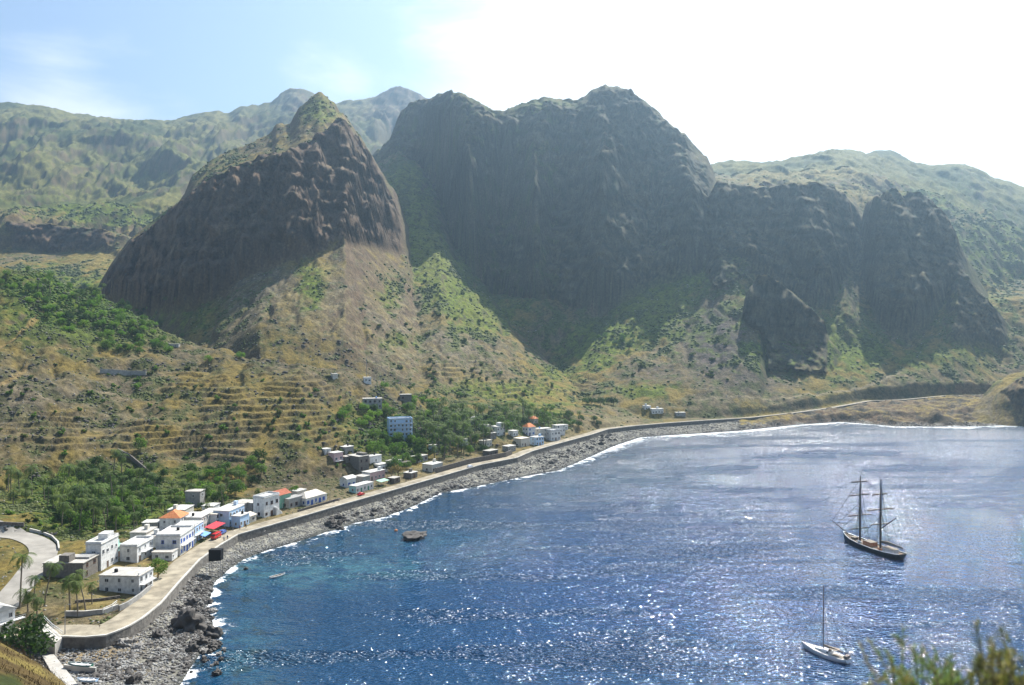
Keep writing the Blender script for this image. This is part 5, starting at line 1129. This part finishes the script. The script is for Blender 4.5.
def palm_meshes(h, L_, seed, nf=18):
    rg = np.random.default_rng(seed); tb = MB(); bx_, by_ = rg.normal(scale=.06, size=2) * h
    tb.tube([(0, 0, -.5), (bx_ * .2, by_ * .2, h * .3), (bx_ * .6, by_ * .6, h * .7), (bx_, by_, h)], [.26, .19, .16, .15], 7)
    V = []; Fq = []
    for i in range(nf):
        az = 6.283 * i / nf * 1.0 + rg.uniform(-.2, .2); el = rg.choice([1.15, .75, .3, -.15]) + rg.uniform(-.15, .15); l_ = L_ * rg.uniform(.8, 1.1)
        p = np.array([bx_, by_, h]); pts = [p.copy()]; e = el
        for s in range(7): e -= .30; p = p + np.array([math.cos(az) * math.cos(e), math.sin(az) * math.cos(e), math.sin(e)]) * l_ / 7; pts.append(p.copy())
        side = np.array([-math.sin(az), math.cos(az), 0])
        for s in range(7):
            a, b = pts[s], pts[s + 1]; w = l_ * .20 * math.sin(math.pi * (s + .8) / 8.3)
            for sg in (-1, 1):
                for t in (0, .5):
                    q = a + (b - a) * t; q2 = a + (b - a) * (t + .36); tip = q + (b - a) * .9 + side * sg * w + np.array([0, 0, -w * .45])
                    k = len(V); V += [q, q2, tip + (b - a) * .1, tip]; Fq.append((k, k + 1, k + 2, k + 3))
    return tb.mesh('trunk', M['pbark']), mesh_np('crown', np.array(V), np.array(Fq), M['palm'])
def shrub_mesh(seed, m, n=9, nl=24, ls=.28):
    rg = np.random.default_rng(seed); cent = [(rg.normal() * .5, rg.normal() * .5, abs(rg.normal()) * .35 + .3) for _ in range(n)]
    V, Q = leaves(cent, nl, .42, ls, rg); V[:, 2] = np.maximum(V[:, 2], -.3); return mesh_np('foliage', V, Q, m)
PR = {}
PR['tree'] = [tree_meshes(6, 3.3, 26, 34, .34, 1, M['leafm']), tree_meshes(5, 3.0, 22, 34, .32, 2, M['leafm']), tree_meshes(7, 3.4, 28, 34, .36, 3, M['leafm'], .8)]
PR['dark_tree'] = [tree_meshes(6, 3.4, 28, 38, .33, 4, M['leafd2']), tree_meshes(5.2, 3.4, 26, 36, .33, 5, M['leafd'], .55)]
PR['bright_tree'] = [tree_meshes(5, 3.2, 24, 34, .34, 6, M['leafb']), tree_meshes(4.4, 3.4, 24, 34, .34, 7, M['leafb'], .5)]
PR['palm'] = [palm_meshes(9, 3.6, 11), palm_meshes(7, 3.5, 12), palm_meshes(11.5, 3.6, 13), palm_meshes(5, 3.5, 14, 20)]
PR['dry_tree'] = [tree_meshes(6, 2.6, 20, 16, .28, 8, M['dry'])]
PR['shrub'] = [shrub_mesh(s, M['scrub']) for s in (31, 32, 33)]
PR['green_shrub'] = [shrub_mesh(s, M['leafm']) for s in (34, 35)]
PR['round_shrub'] = [shrub_mesh(36, M['leafb'])]
ALLP = []
def plant(kind, pos, s, label, cat, group=None):
    nm = {'palm': 'palm_tree', 'tree': 'broadleaf_tree', 'dark_tree': 'broadleaf_tree', 'bright_tree': 'broadleaf_tree', 'dry_tree': 'dry_tree'}.get(kind, 'shrub')
    pr = PR[kind][R_.integers(len(PR[kind]))]
    rz = R_.uniform(0, 6.28)
    if isinstance(pr, tuple):
        o = empty(nm, pos, rz, label, cat, group); link('trunk', pr[0], o); link('crown', pr[1], o)
    else: o = link(nm, pr, None, pos, rz); tag(o, label, cat, group)
    o.scale = (s * R_.uniform(.9, 1.12), s * R_.uniform(.9, 1.12), s)
    if group: ALLP.append((o, s))
    return o
PLACED = []
def free(p, r_):
    if p.y < 960:
        d, _, _ = sdist(np.array([p.x]), np.array([p.y]), WALL)
        if d[0] < 9.6: return False
    if any((p.x - q.x) ** 2 + (p.y - q.y) ** 2 < 42 for q in hair): return False
    if any((p.x - a) ** 2 + (p.y - b) ** 2 < (c_ * .85) ** 2 for a, b, c_ in FOOT): return False
    return not any((p.x - a) ** 2 + (p.y - b) ** 2 < r_ * r_ for a, b in PLACED[-260:])
def grove(u, v, ru, rv, n, kinds, smin, smax, label, cat, group, sep=1.6, y0=112):
    k = 0
    for _ in range(n * 9):
        if k >= n: break
        a, q = R_.uniform(0, 6.283), math.sqrt(R_.uniform())
        p = pick(u + ru * q * math.cos(a), v + rv * q * math.sin(a), y0)
        if p.z < 2 or not free(p, sep): continue
        kd = kinds[R_.integers(len(kinds))]; lb = label[kd] if isinstance(label, dict) else label
        plant(kd, p, R_.uniform(smin, smax), lb, cat if isinstance(cat, str) else cat[kd], group + (' palms' if kd == 'palm' else '')); PLACED.append((p.x, p.y)); k += 1
CT = {'palm': 'palm tree', 'tree': 'tree', 'dark_tree': 'tree', 'bright_tree': 'tree', 'dry_tree': 'tree', 'shrub': 'shrub', 'green_shrub': 'shrub', 'round_shrub': 'shrub'}
def LB(where): return {'palm': 'feathery palm ' + where, 'tree': 'bushy green tree ' + where, 'dark_tree': 'dark dense tree ' + where, 'bright_tree': 'yellow-green tree ' + where, 'dry_tree': 'brown half-bare tree ' + where, 'shrub': 'dull green shrub ' + where, 'green_shrub': 'fresh green shrub ' + where, 'round_shrub': 'bright green shrub ' + where}
def single(kind, u, v, s, label, y0=112):
    p = pick(u, v, y0); plant(kind, p, s, label, CT[kind]); PLACED.append((p.x, p.y))
# named singles
single('dark_tree', 24, 664, 1.75, 'large dark bushy tree beside the ramp at the bottom left corner', 150)
single('dark_tree', 384, 441, .8, 'dark tree hugging the left foot of the blue apartment house')
single('tree', 400, 443, .7, 'bushy tree in front of the blue apartment house, left one')
single('bright_tree', 409, 444, .75, 'yellow-green tree in front of the blue apartment house, right one')
single('palm', 28, 612, 1.15, 'yellow-green palm left of the plot wall, nearest the ramp')
single('palm', 37, 616, 1.0, 'second palm from the ramp, close beside the yellow-green one')
single('palm', 78, 616, 1.1, 'palm leaning over the garden wall at the near bend')
single('palm', 20, 608, 1.2, 'palm at the left of the plot, closest to the edge of the photo')
single('palm', 44, 606, 1.0, 'palm in the middle of the plot below the bare block building')
single('palm', 34, 600, .9, 'short palm behind the others in the plot by the lower road leg')
single('palm', 70, 610, 1.2, 'tall palm at the left of the garden wall')
single('palm', 92, 604, .8, 'small palm nearest to the flat-roofed white house')
single('palm', 86, 612, .95, 'palm just behind the garden wall right of the leaning palm')
single('tree', 158, 578, .8, 'small ragged tree between the two white houses and the road')
single('dry_tree', 392, 478, 1.1, 'tall brown half-bare tree above the green awning')
single('dry_tree', 398, 478, 1.2, 'brown half-bare tree left of the roadside shack')
single('tree', 140, 452, .95, 'lone round tree on the slope above the terraced corner')
single('tree', 130, 352, .8, 'round green tree above the grey retaining wall')
single('round_shrub', 137, 388, 2.6, 'round bright green bush just below the grey retaining wall')
single('tree', 236, 496, 1.35, 'tall tree behind the house with the broad white roof')
single('bright_tree', 207, 497, 1.1, 'yellow-green tree right of the isolated grey tower house')
single('tree', 293, 496, .9, 'round dark-bottomed tree above the green-fronted house')
single('dark_tree', 259, 462, 1.0, 'dark round tree on the terraces above the white corner house')
single('bright_tree', 240, 358, .9, 'yellow-green tree on the brow left of the terraces')
single('bright_tree', 208, 362, .8, 'round bright tree on the brow below the rock mountain')
single('bright_tree', 384, 388, .9, 'bright round tree above the bare grey house')
# groves
grove(90, 308, 62, 26, 58, ['bright_tree', 'bright_tree', 'tree', 'dark_tree'], .6, 1.0, LB('in the green grove below the rock mountain'), CT, 'trees of the hillside grove', 3.0)
grove(140, 340, 45, 16, 28, ['bright_tree', 'tree', 'bright_tree', 'dark_tree'], .6, .95, LB('at the right end of the hillside grove'), CT, 'trees at the foot of the hillside grove', 3.0)
grove(35, 283, 45, 12, 20, ['bright_tree', 'tree'], .5, .9, LB('on the crest at the left edge'), CT, 'trees along the left crest', 3.0)
grove(60, 300, 55, 10, 12, ['palm'], .7, .9, LB('sticking out of the hillside grove'), CT, 'hillside grove', 3)
grove(165, 306, 14, 5, 6, ['palm'], .9, 1.1, LB('in front of the foot of the rock mountain'), CT, 'rock mountain foot', 3)
grove(105, 500, 55, 34, 36, ['tree', 'dark_tree', 'dark_tree', 'bright_tree'], .6, 1.05, LB('in the wood above the hairpin bend'), CT, 'trees above the hairpin bend', 3.4)
grove(100, 505, 60, 34, 48, ['palm'], .9, 1.3, LB('in the wood above the hairpin bend'), CT, 'hairpin bend', 3.2)
grove(15, 495, 22, 10, 9, ['palm'], .9, 1.15, LB('at the left edge above the upper road'), CT, 'left edge', 3)
grove(185, 492, 45, 20, 20, ['tree', 'dark_tree', 'bright_tree'], .5, .9, LB('on the slope behind the orange-roofed house'), CT, 'trees behind the orange roof', 3.2)
grove(180, 505, 50, 14, 22, ['palm'], .6, .9, LB('on the slope behind the orange-roofed house'), CT, 'orange roof', 3)
grove(245, 490, 20, 14, 8, ['palm'], .7, .95, LB('behind the white-roofed blue house'), CT, 'white-roofed blue house', 3)
grove(235, 478, 28, 12, 10, ['dark_tree', 'tree'], .7, 1.1, LB('in the gully above the white-roofed blue house'), CT, 'trees in the gully', 3.4)
grove(395, 452, 30, 20, 24, ['tree', 'dark_tree', 'bright_tree', 'tree'], .7, 1.15, LB('around the blue apartment house'), CT, 'trees round the apartment house', 3.4)
grove(370, 420, 30, 14, 18, ['bright_tree', 'tree', 'dark_tree'], .6, 1.0, LB('left of the blue apartment house'), CT, 'trees left of the apartment house', 3.4)
grove(420, 408, 22, 10, 12, ['tree', 'dark_tree', 'bright_tree'], .6, 1.0, LB('on the brow behind the apartment house'), CT, 'trees behind the apartment house', 3.4)
grove(450, 438, 42, 22, 62, ['palm'], 1.15, 1.6, LB('right of the blue apartment house'), CT, 'dense palm grove', 3.0)
grove(455, 436, 45, 22, 22, ['tree', 'dark_tree'], .6, 1.0, LB('right of the blue apartment house'), CT, 'trees in the palm grove', 3.2)
grove(510, 425, 40, 12, 30, ['palm'], 1.0, 1.3, LB('behind the houses round the church'), CT, 'church', 3.0)
grove(520, 422, 55, 12, 22, ['tree', 'dark_tree', 'tree'], .6, 1.0, LB('behind the houses round the church'), CT, 'trees round the church', 3.2)
grove(575, 424, 30, 7, 12, ['palm', 'dark_tree'], .7, 1.0, LB('past the right end of the seafront row'), CT, 'right end of the row', 3.2)
grove(594, 405, 20, 3, 5, ['dark_tree'], .9, 1.2, LB('on the slope right of the seafront row'), CT, 'right slope')
grove(625, 343, 30, 8, 10, ['dark_tree', 'tree'], .8, 1.2, LB('on the high terrace below the big mountain'), CT, 'trees on the high terrace', 3, 700)
# shrubs one by one on the nearer slopes
grove(60, 410, 70, 50, 26, ['shrub', 'green_shrub'], .9, 2.0, LB('on the stony slope at the left'), CT, 'shrubs on the stony slope')
grove(180, 415, 60, 50, 30, ['shrub', 'green_shrub'], .8, 1.9, LB('on the left part of the terraces'), CT, 'shrubs on the left terraces')
grove(290, 425, 60, 50, 36, ['shrub', 'green_shrub'], .8, 1.9, LB('on the terraces above the seafront houses'), CT, 'shrubs on the terraces')
grove(345, 440, 30, 35, 22, ['shrub', 'green_shrub'], .8, 1.8, LB('near the pink and white cottage'), CT, 'shrubs round the pink cottage')
grove(480, 385, 90, 14, 34, ['shrub', 'green_shrub'], 1.2, 2.4, LB('on the brown slope above the palm grove'), CT, 'shrubs above the palm grove')
grove(60, 520, 60, 14, 20, ['shrub', 'round_shrub'], .8, 1.6, LB('along the outside of the hairpin bend'), CT, 'shrubs by the hairpin bend')
grove(430, 330, 80, 50, 40, ['shrub'], 1.5, 3.0, LB('on the slope below the rock mountain'), CT, 'shrubs below the rock mountain', 3, 600)
grove(680, 350, 80, 40, 30, ['shrub'], 1.6, 3.2, LB('on the slope below the big mountain'), CT, 'shrubs below the big mountain', 3, 640)

# tell the members of a group apart: by size, then by their order from the left
ORD = ['leftmost', 'second from left', 'third from left', 'fourth from left', 'fifth from left', 'sixth from left', 'seventh from left', 'eighth from left', 'ninth from left', 'tenth from left', 'eleventh from left', 'twelfth from left']
def number_off(items):
    by = {}
    for o, s in items: by.setdefault(o['label'], []).append((o, s))
    for lb, q in by.items():
        if len(q) < 2: continue
        ss = sorted(s for _, s in q)
        if len(q) <= 6: parts = [('', q)]
        else:
            a, b = ss[len(ss) // 3], ss[2 * len(ss) // 3]
            parts = [('small ', [t for t in q if t[1] < a]), ('middle-sized ', [t for t in q if a <= t[1] < b]), ('large ', [t for t in q if t[1] >= b])]
        for ad, t in parts:
            t.sort(key=lambda k: k[0].location.y); nr = (len(t) + 11) // 12
            for q_ in range(nr):
                row = t[q_ * len(t) // nr:(q_ + 1) * len(t) // nr]; rn = '' if nr == 1 else (['front row', 'back row'] if nr == 2 else ['front row', 'middle row', 'back row'] if nr == 3 else ['front row', 'second row', 'third row', 'back row', 'farthest row', 'last row'])[min(q_, 5)]
                row.sort(key=lambda k: k[0].location.x / k[0].location.y)
                for i, (o, _) in enumerate(row):
                    w = ad + lb + (', ' + rn if rn else '')
                    o['label'] = w if len(t) == 1 else w + ', ' + ORD[i]
number_off(ALLP)

# countless small scrub on every slope: one mesh of thousands of irregular tufts
ICO = bmesh.new(); bmesh.ops.create_icosphere(ICO, subdivisions=1, radius=1); IV = np.array([v.co[:] for v in ICO.verts]); IF = np.array([[v.index for v in f.verts] for f in ICO.faces]); ICO.free()
def tufts(name, wts, n, smin, smax, m, seed, sq=.7, jit=.35, kind='stuff', sink=.1, far=1.0):
    rg = np.random.default_rng(seed); w = wts.ravel().astype(np.float64); cs = np.cumsum(w); 
    ix = np.searchsorted(cs, rg.uniform(0, cs[-1], n)); ix = np.clip(ix, 0, len(w) - 1)
    px_ = XX.ravel()[ix]; py_ = YY.ravel()[ix]; pz_ = z.ravel()[ix]
    s = rg.uniform(smin, smax, n) * (1 + far * np.clip((py_ - 500) / 600, -.3, 1.6))
    V = IV[None] * (1 + rg.uniform(-jit, jit, (n, len(IV), 1))) * s[:, None, None] * np.stack([rg.uniform(.8, 1.3, n), rg.uniform(.8, 1.3, n), np.full(n, sq)], -1)[:, None, :]
    V[..., 0] += px_[:, None] + rg.uniform(-.4, .4, n)[:, None]; V[..., 1] += py_[:, None]; V[..., 2] += (pz_ + s * sink)[:, None]
    Fc = (IF[None] + (np.arange(n) * len(IV))[:, None, None]).reshape(-1, 3)
    o = link(name, mesh_np(name, V.reshape(-1, 3), Fc, m)); tag(o, kind=kind); return o
inview = (U > -60) & (U < 1090) & (vv > 60) & (vv < 700)
frontal = np.clip(slope, .15, 2)
base_ = inview & (YY > 130) & (YY < 1400) & (z > 4) & ((dW > 9) | (YY > 960)) & (slope < 1.25)
hd = np.full(z.shape, 1e9, np.float32); _m = (U < 90) & (YY < 320) & (YY > 180)
for q in hair[::2]: hd[_m] = np.minimum(hd[_m], np.hypot(XX[_m] - q.x, YY[_m] - q.y))
base_ = base_ & (hd > 5.4)
clump = np.clip((nB + nA + .15) * 1.6, 0, 1) ** 2 + .6 * np.clip(-gull + .1, 0, 1) + .02
tufts('scrub', base_ * (.10 + gmask) * (.05 + clump) * (YY < 640), 15000, .2, 1.0, M['scrubf'], 51, sink=.0)
tufts('scrub', base_ * (.06 + gmask * 1.4) * (.04 + clump) * (YY >= 640), 17000, .3, 1.3, M['scrubf'], 52, sink=.0)
tufts('undergrowth', base_ * sstep(.35, .7, np.maximum(br, B([(100, 500, 75, 36, .9), (410, 435, 70, 26, .9), (520, 425, 60, 14, .8)])) + .45 * nC) * (YY < 640), 9000, .5, 1.2, M['leafm'], 53, sink=.0)
# stones on the slopes
tufts('loose_stones', base_ * np.clip(scree + .25 + .6 * nB, 0, 1) * (YY < 1000), 6500, .15, .55, M['rockl'], 54, far=.9)
tufts('loose_stones', inview * (YY > 150) * (YY < 640) * (z > 8) * np.clip(nB * 2, 0, 1) * (slope > .5), 1800, .4, 1.3, M['rockm'], 55, sink=.0)
# shingle and cobbles of the beach
bm_ = beachmask & inview & (dS > .3)
tufts('shingle', bm_ * (.5 + np.clip(nB + .3, 0, 1)), 15000, .18, .55, M['shing'], 56, sq=.6, far=.7)
tufts('shingle', bm_ * (.05 + np.clip(nB + .1, 0, 1)) * ((YY > 345) | (YY < 262)), 3200, .3, .8, M['rockm'], 57, sq=.65, far=.3)
# pale reeds by the hairpin bend
def reeds(u, v, ru, rv, n, h, name='reeds'):
    rg = np.random.default_rng(61); V = []; Fq = []
    for i in range(n):
        a, q = rg.uniform(0, 6.283), math.sqrt(rg.uniform()); p = pick(u + ru * q * math.cos(a), v + rv * q * math.sin(a))
        for j in range(5):
            dx, dy = rg.normal(size=2) * .35; hh = h * rg.uniform(.6, 1.15); w = .11; a2 = rg.uniform(0, 6.28); cx_, sx_ = math.cos(a2) * w, math.sin(a2) * w
            k = len(V); V += [(p.x - cx_ + dx * .3, p.y - sx_, p.z - .2), (p.x + cx_ + dx * .3, p.y + sx_, p.z - .2), (p.x + dx + cx_ * 1.6, p.y + dy + sx_ * 1.6, p.z + hh * .8), (p.x + dx * 1.6 - cx_, p.y + dy * 1.6 - sx_, p.z + hh)]; Fq.append((k, k + 1, k + 2, k + 3))
    return tag(link(name, mesh_np(name, np.array(V), np.array(Fq), M['reed'])), kind='stuff')
reeds(70, 497, 16, 26, 1500, 4.2)
# dry grass on the near slope
rg = np.random.default_rng(62); wts = ((lid == NEAR) & inview & (YY > 55) & (YY < 150) & (U < 130)).ravel().astype(float); cs = np.cumsum(wts); ix = np.searchsorted(cs, rg.uniform(0, cs[-1], 5000)); n = len(ix)
p0 = np.stack([XX.ravel()[ix] + rg.normal(size=n) * .3, YY.ravel()[ix] + rg.normal(size=n) * .3, z.ravel()[ix] - .05], -1); a = rg.uniform(0, 6.283, n); w_ = np.stack([np.cos(a), np.sin(a), 0 * a], -1) * .035; t_2 = rg.normal(size=(n, 3)) * .12; t_2[:, 2] = rg.uniform(.12, .38, n)
tag(link('dry_grass', mesh_np('dry_grass', np.stack([p0 - w_, p0 + w_, p0 + t_2 + w_ * .3, p0 + t_2 - w_ * .3], 1).reshape(-1, 3), np.arange(n * 4).reshape(-1, 4), mat('dry_grass', (.075, .052, .03), .9, noise=.4, nscale=.3, trans=.15))), kind='stuff')

# ------------------------------------------------------------------ boulders
def boulder_mesh(seed, m):
    b = bmesh.new(); bmesh.ops.create_icosphere(b, subdivisions=4, radius=1); V = np.array([v.co[:] for v in b.verts]); Fc = np.array([[v.index for v in f.verts] for f in b.faces]); b.free()
    d = 1 + .55 * pn(V[:, 0] * 1.3 + seed * 7, V[:, 1] * 1.3 + V[:, 2] * 1.7, seed) + .32 * pn(V[:, 0] * 3.1 + V[:, 2] * 2, V[:, 1] * 3.1 + seed, seed + 3) + .10 * pn(V[:, 0] * 8 + V[:, 2] * 5, V[:, 1] * 8, seed + 5)
    rg = np.random.default_rng(seed)
    for _ in range(7):
        n_ = rg.normal(size=3); n_ /= np.linalg.norm(n_); k = V @ n_; V = V - np.clip(k - .72, 0, 1)[:, None] * n_ * .85
    V = V * d[:, None] * np.array([1.15, .95, .72]); return mesh_np('boulder', V, Fc, m)
RK = []
BM = {'h': [boulder_mesh(2, M['rockm'])], 'd': [boulder_mesh(s, M['rockm']) for s in (1, 2, 3)], 'l': [boulder_mesh(s, M['rockl']) for s in (4, 5)]}
def boulder(u, v, wpx, label, kind='d', group=None, zmin=-.4, hs=1.0):
    Y = F * CH / (v - HY); p = pick(u, v, 150) if True else None
    if p.z < 0 or p.y > Y: p = Vector(flat(u, v, .1))
    s = wpx * p.y / F / 2.5; o = link('boulder', BM[kind][R_.integers(len(BM[kind]))], None, (p.x, p.y, max(p.z, zmin) + s * .22), R_.uniform(0, 6.28)); o.scale = (s, s, s * hs)
    if group: RK.append((o, s))
    return tag(o, label, 'boulder', group)
for u, v, w, lb, k in [(189, 627, 31, 'huge dark boulder at the water edge below the near bend', 'h'), (213, 636, 17, 'broad dark boulder in the surf right of the huge dark one', 'd'), (203, 643, 13, 'dark wet boulder between the huge boulder and the surf', 'd'),
                       (158, 636, 11, 'dark pointed rock on the cobbles left of the huge boulder', 'd'), (138, 648, 10, 'small split boulder on cobbles under the sea wall bend', 'l'), (193, 651, 13, 'low dark boulder below the huge one', 'd'), (214, 648, 12, 'rounded brown boulder in the surf, lowest of its cluster', 'd'),
                       (217, 674, 9, 'dark rock awash alone near the bottom of the beach', 'd'), (192, 605, 12, 'dark flat boulder above the huge dark one', 'd'), (209, 603, 8, 'dark rock at the waterline above the cluster', 'd'), (172, 632, 7, 'small dark rock just left of the huge boulder', 'd'),
                       (134, 682, 15, 'low dark ledge of rock at the bottom of the beach', 'd'), (124, 645, 14, 'brown rocky lump at the foot of the near sea wall', 'l'), (413, 538, 27, 'flat-topped islet rock standing off the beach', 'd'), (261, 533, 8, 'dark-sided boulder leaning on the sea wall', 'l'), (246, 569, 5, 'little dark rock in the shore break', 'd')]:
    boulder(u, v, w * (1.15 if u < 230 else 1), lb, k, hs=1.25 if u < 230 else .85 if w != 27 else .42)
def rockfield(u, v, ru, rv, n, w0, w1, label, group, kinds='ddl', ymax=1):
    for i in range(n):
        a, q = R_.uniform(0, 6.283), math.sqrt(R_.uniform()); boulder(u + ru * q * math.cos(a), v + rv * q * math.sin(a) , R_.uniform(w0, w1) * (1 if R_.uniform() > .15 else 1.5), label, kinds[R_.integers(len(kinds))], group)
rockfield(337, 524, 9, 8, 26, 4, 8, 'dark angular rock in the heap where riprap begins', 'rocks of the dark heap', 'd')
for i in range(54):
    t = i / 53; rockfield(350 + 110 * t, 519 - 33 * t, 3, 3.5, 1, 2.5, 5, 'dark riprap rock along the middle beach', 'riprap rocks on the middle beach', 'ddl')
rockfield(198, 614, 20, 14, 34, 3, 8, 'small rock strewn round the huge dark boulder', 'rocks round the huge boulder')
rockfield(192, 596, 14, 20, 36, 2.5, 6, 'small dark rock between sea wall and huge boulder', 'rocks below the sea wall')
rockfield(168, 660, 40, 20, 50, 2.5, 6.5, 'rock lying on the grey cobbles at the bottom left', 'rocks on the near cobbles', 'dll')
rockfield(213, 655, 12, 20, 26, 2.5, 7, 'rock washed by the surf near the bottom of the beach', 'rocks in the near surf')
for i in range(60):
    t = i / 59; rockfield(540 + 75 * t, 464 - 28 * t, 6, 5, 1, 2, 4.5, 'dark block in the riprap below the church road', 'riprap blocks below the church', 'd')

number_off(RK)
# ------------------------------------------------------------------ feathery shrubs on the ledge beside the camera
def near_bush(label, tufts_, seed, m1, m2, dist, base):
    rg = np.random.default_rng(seed); st_ = MB(); V = []; Fq = []; V2 = []; F2 = []
    bs = Vector(base)
    for (u, v, w, n, kind) in tufts_:
        tip = Vector(P(u, v, dist + rg.uniform(-.3, .3)))
        for i in range(n):
            e = tip + Vector(rg.normal(size=3) * np.array([w, .25, w * .8])); e.z = min(e.z, tip.z + w * .6)
            b0 = bs + Vector((rg.normal() * .25 + (tip.x - bs.x) * .5, rg.normal() * .2, 0))
            mid = b0.lerp(e, .55) + Vector((rg.normal() * .05, rg.normal() * .05, .05)); st_.tube([b0, mid, e], [.010, .006, .002], 4, False)
            for j in range(64):
                t = rg.uniform(.35, 1); q = mid.lerp(e, (t - .35) / .65) if t > .5 else b0.lerp(mid, t * 1.3)
                d = Vector(rg.normal(size=3)) * .5 + (e - mid).normalized() * .9; d.normalize(); l_ = rg.uniform(.03, .065); s_ = d.cross(Vector(rg.normal(size=3))).normalized() * .0045
                T, G = (V, Fq) if rg.uniform() < kind else (V2, F2)
                k = len(T); T += [q - s_, q + s_, q + d * l_ + s_ * .4, q + d * l_ - s_ * .4]; G.append((k, k + 1, k + 2, k + 3))
    o = empty('bush', bs, 0, label, 'bush'); off_ = lambda A: np.array([tuple(p) for p in A]) - np.array(bs)
    st_.v = [tuple(Vector(p) - bs) for p in st_.v]; st_.build('stems', M['bark'], o)
    fm_ = mesh_np('foliage', np.concatenate([off_(V), off_(V2)]), np.concatenate([np.array(Fq), np.array(F2) + len(V)]), [m1, m2]); fm_.polygons.foreach_set('material_index', np.array([0] * len(Fq) + [1] * len(F2), dtype=np.int32)); link('foliage', fm_, o)
gr1 = leafmat('grey_green_needles', (.14, .18, .09), (.26, .29, .17), .35); gr2 = leafmat('tan_seed_heads', (.30, .22, .12), (.42, .33, .20), .3); gr3 = leafmat('olive_needles', (.10, .115, .045), (.22, .19, .09), .35)
gz = zat(2.6, 5.0)
near_bush('grey-green feathery bush poking up at the bottom right of the photo', [(894, 672, .05, 8, .4), (890, 692, .08, 10, .7), (915, 688, .08, 10, .8), (943, 660, .035, 9, .75), (946, 676, .06, 12, .85), (930, 696, .10, 12, .85), (965, 694, .10, 12, .85), (985, 690, .09, 12, .85), (908, 706, .12, 12, .8)], 71, gr1, gr2, 5.2, (2.75, 5.2, zat(2.75, 5.2)))
near_bush('taller olive and tan bush at the right edge of the photo', [(1008, 652, .05, 5, .35), (1022, 660, .07, 12, .5), (1006, 682, .07, 10, .8), (1032, 676, .09, 18, .8), (1016, 696, .09, 18, .85), (1045, 662, .10, 14, .7), (1062, 690, .15, 20, .8)], 72, gr3, gr2, 4.4, (2.95, 4.4, zat(2.95, 4.4)))
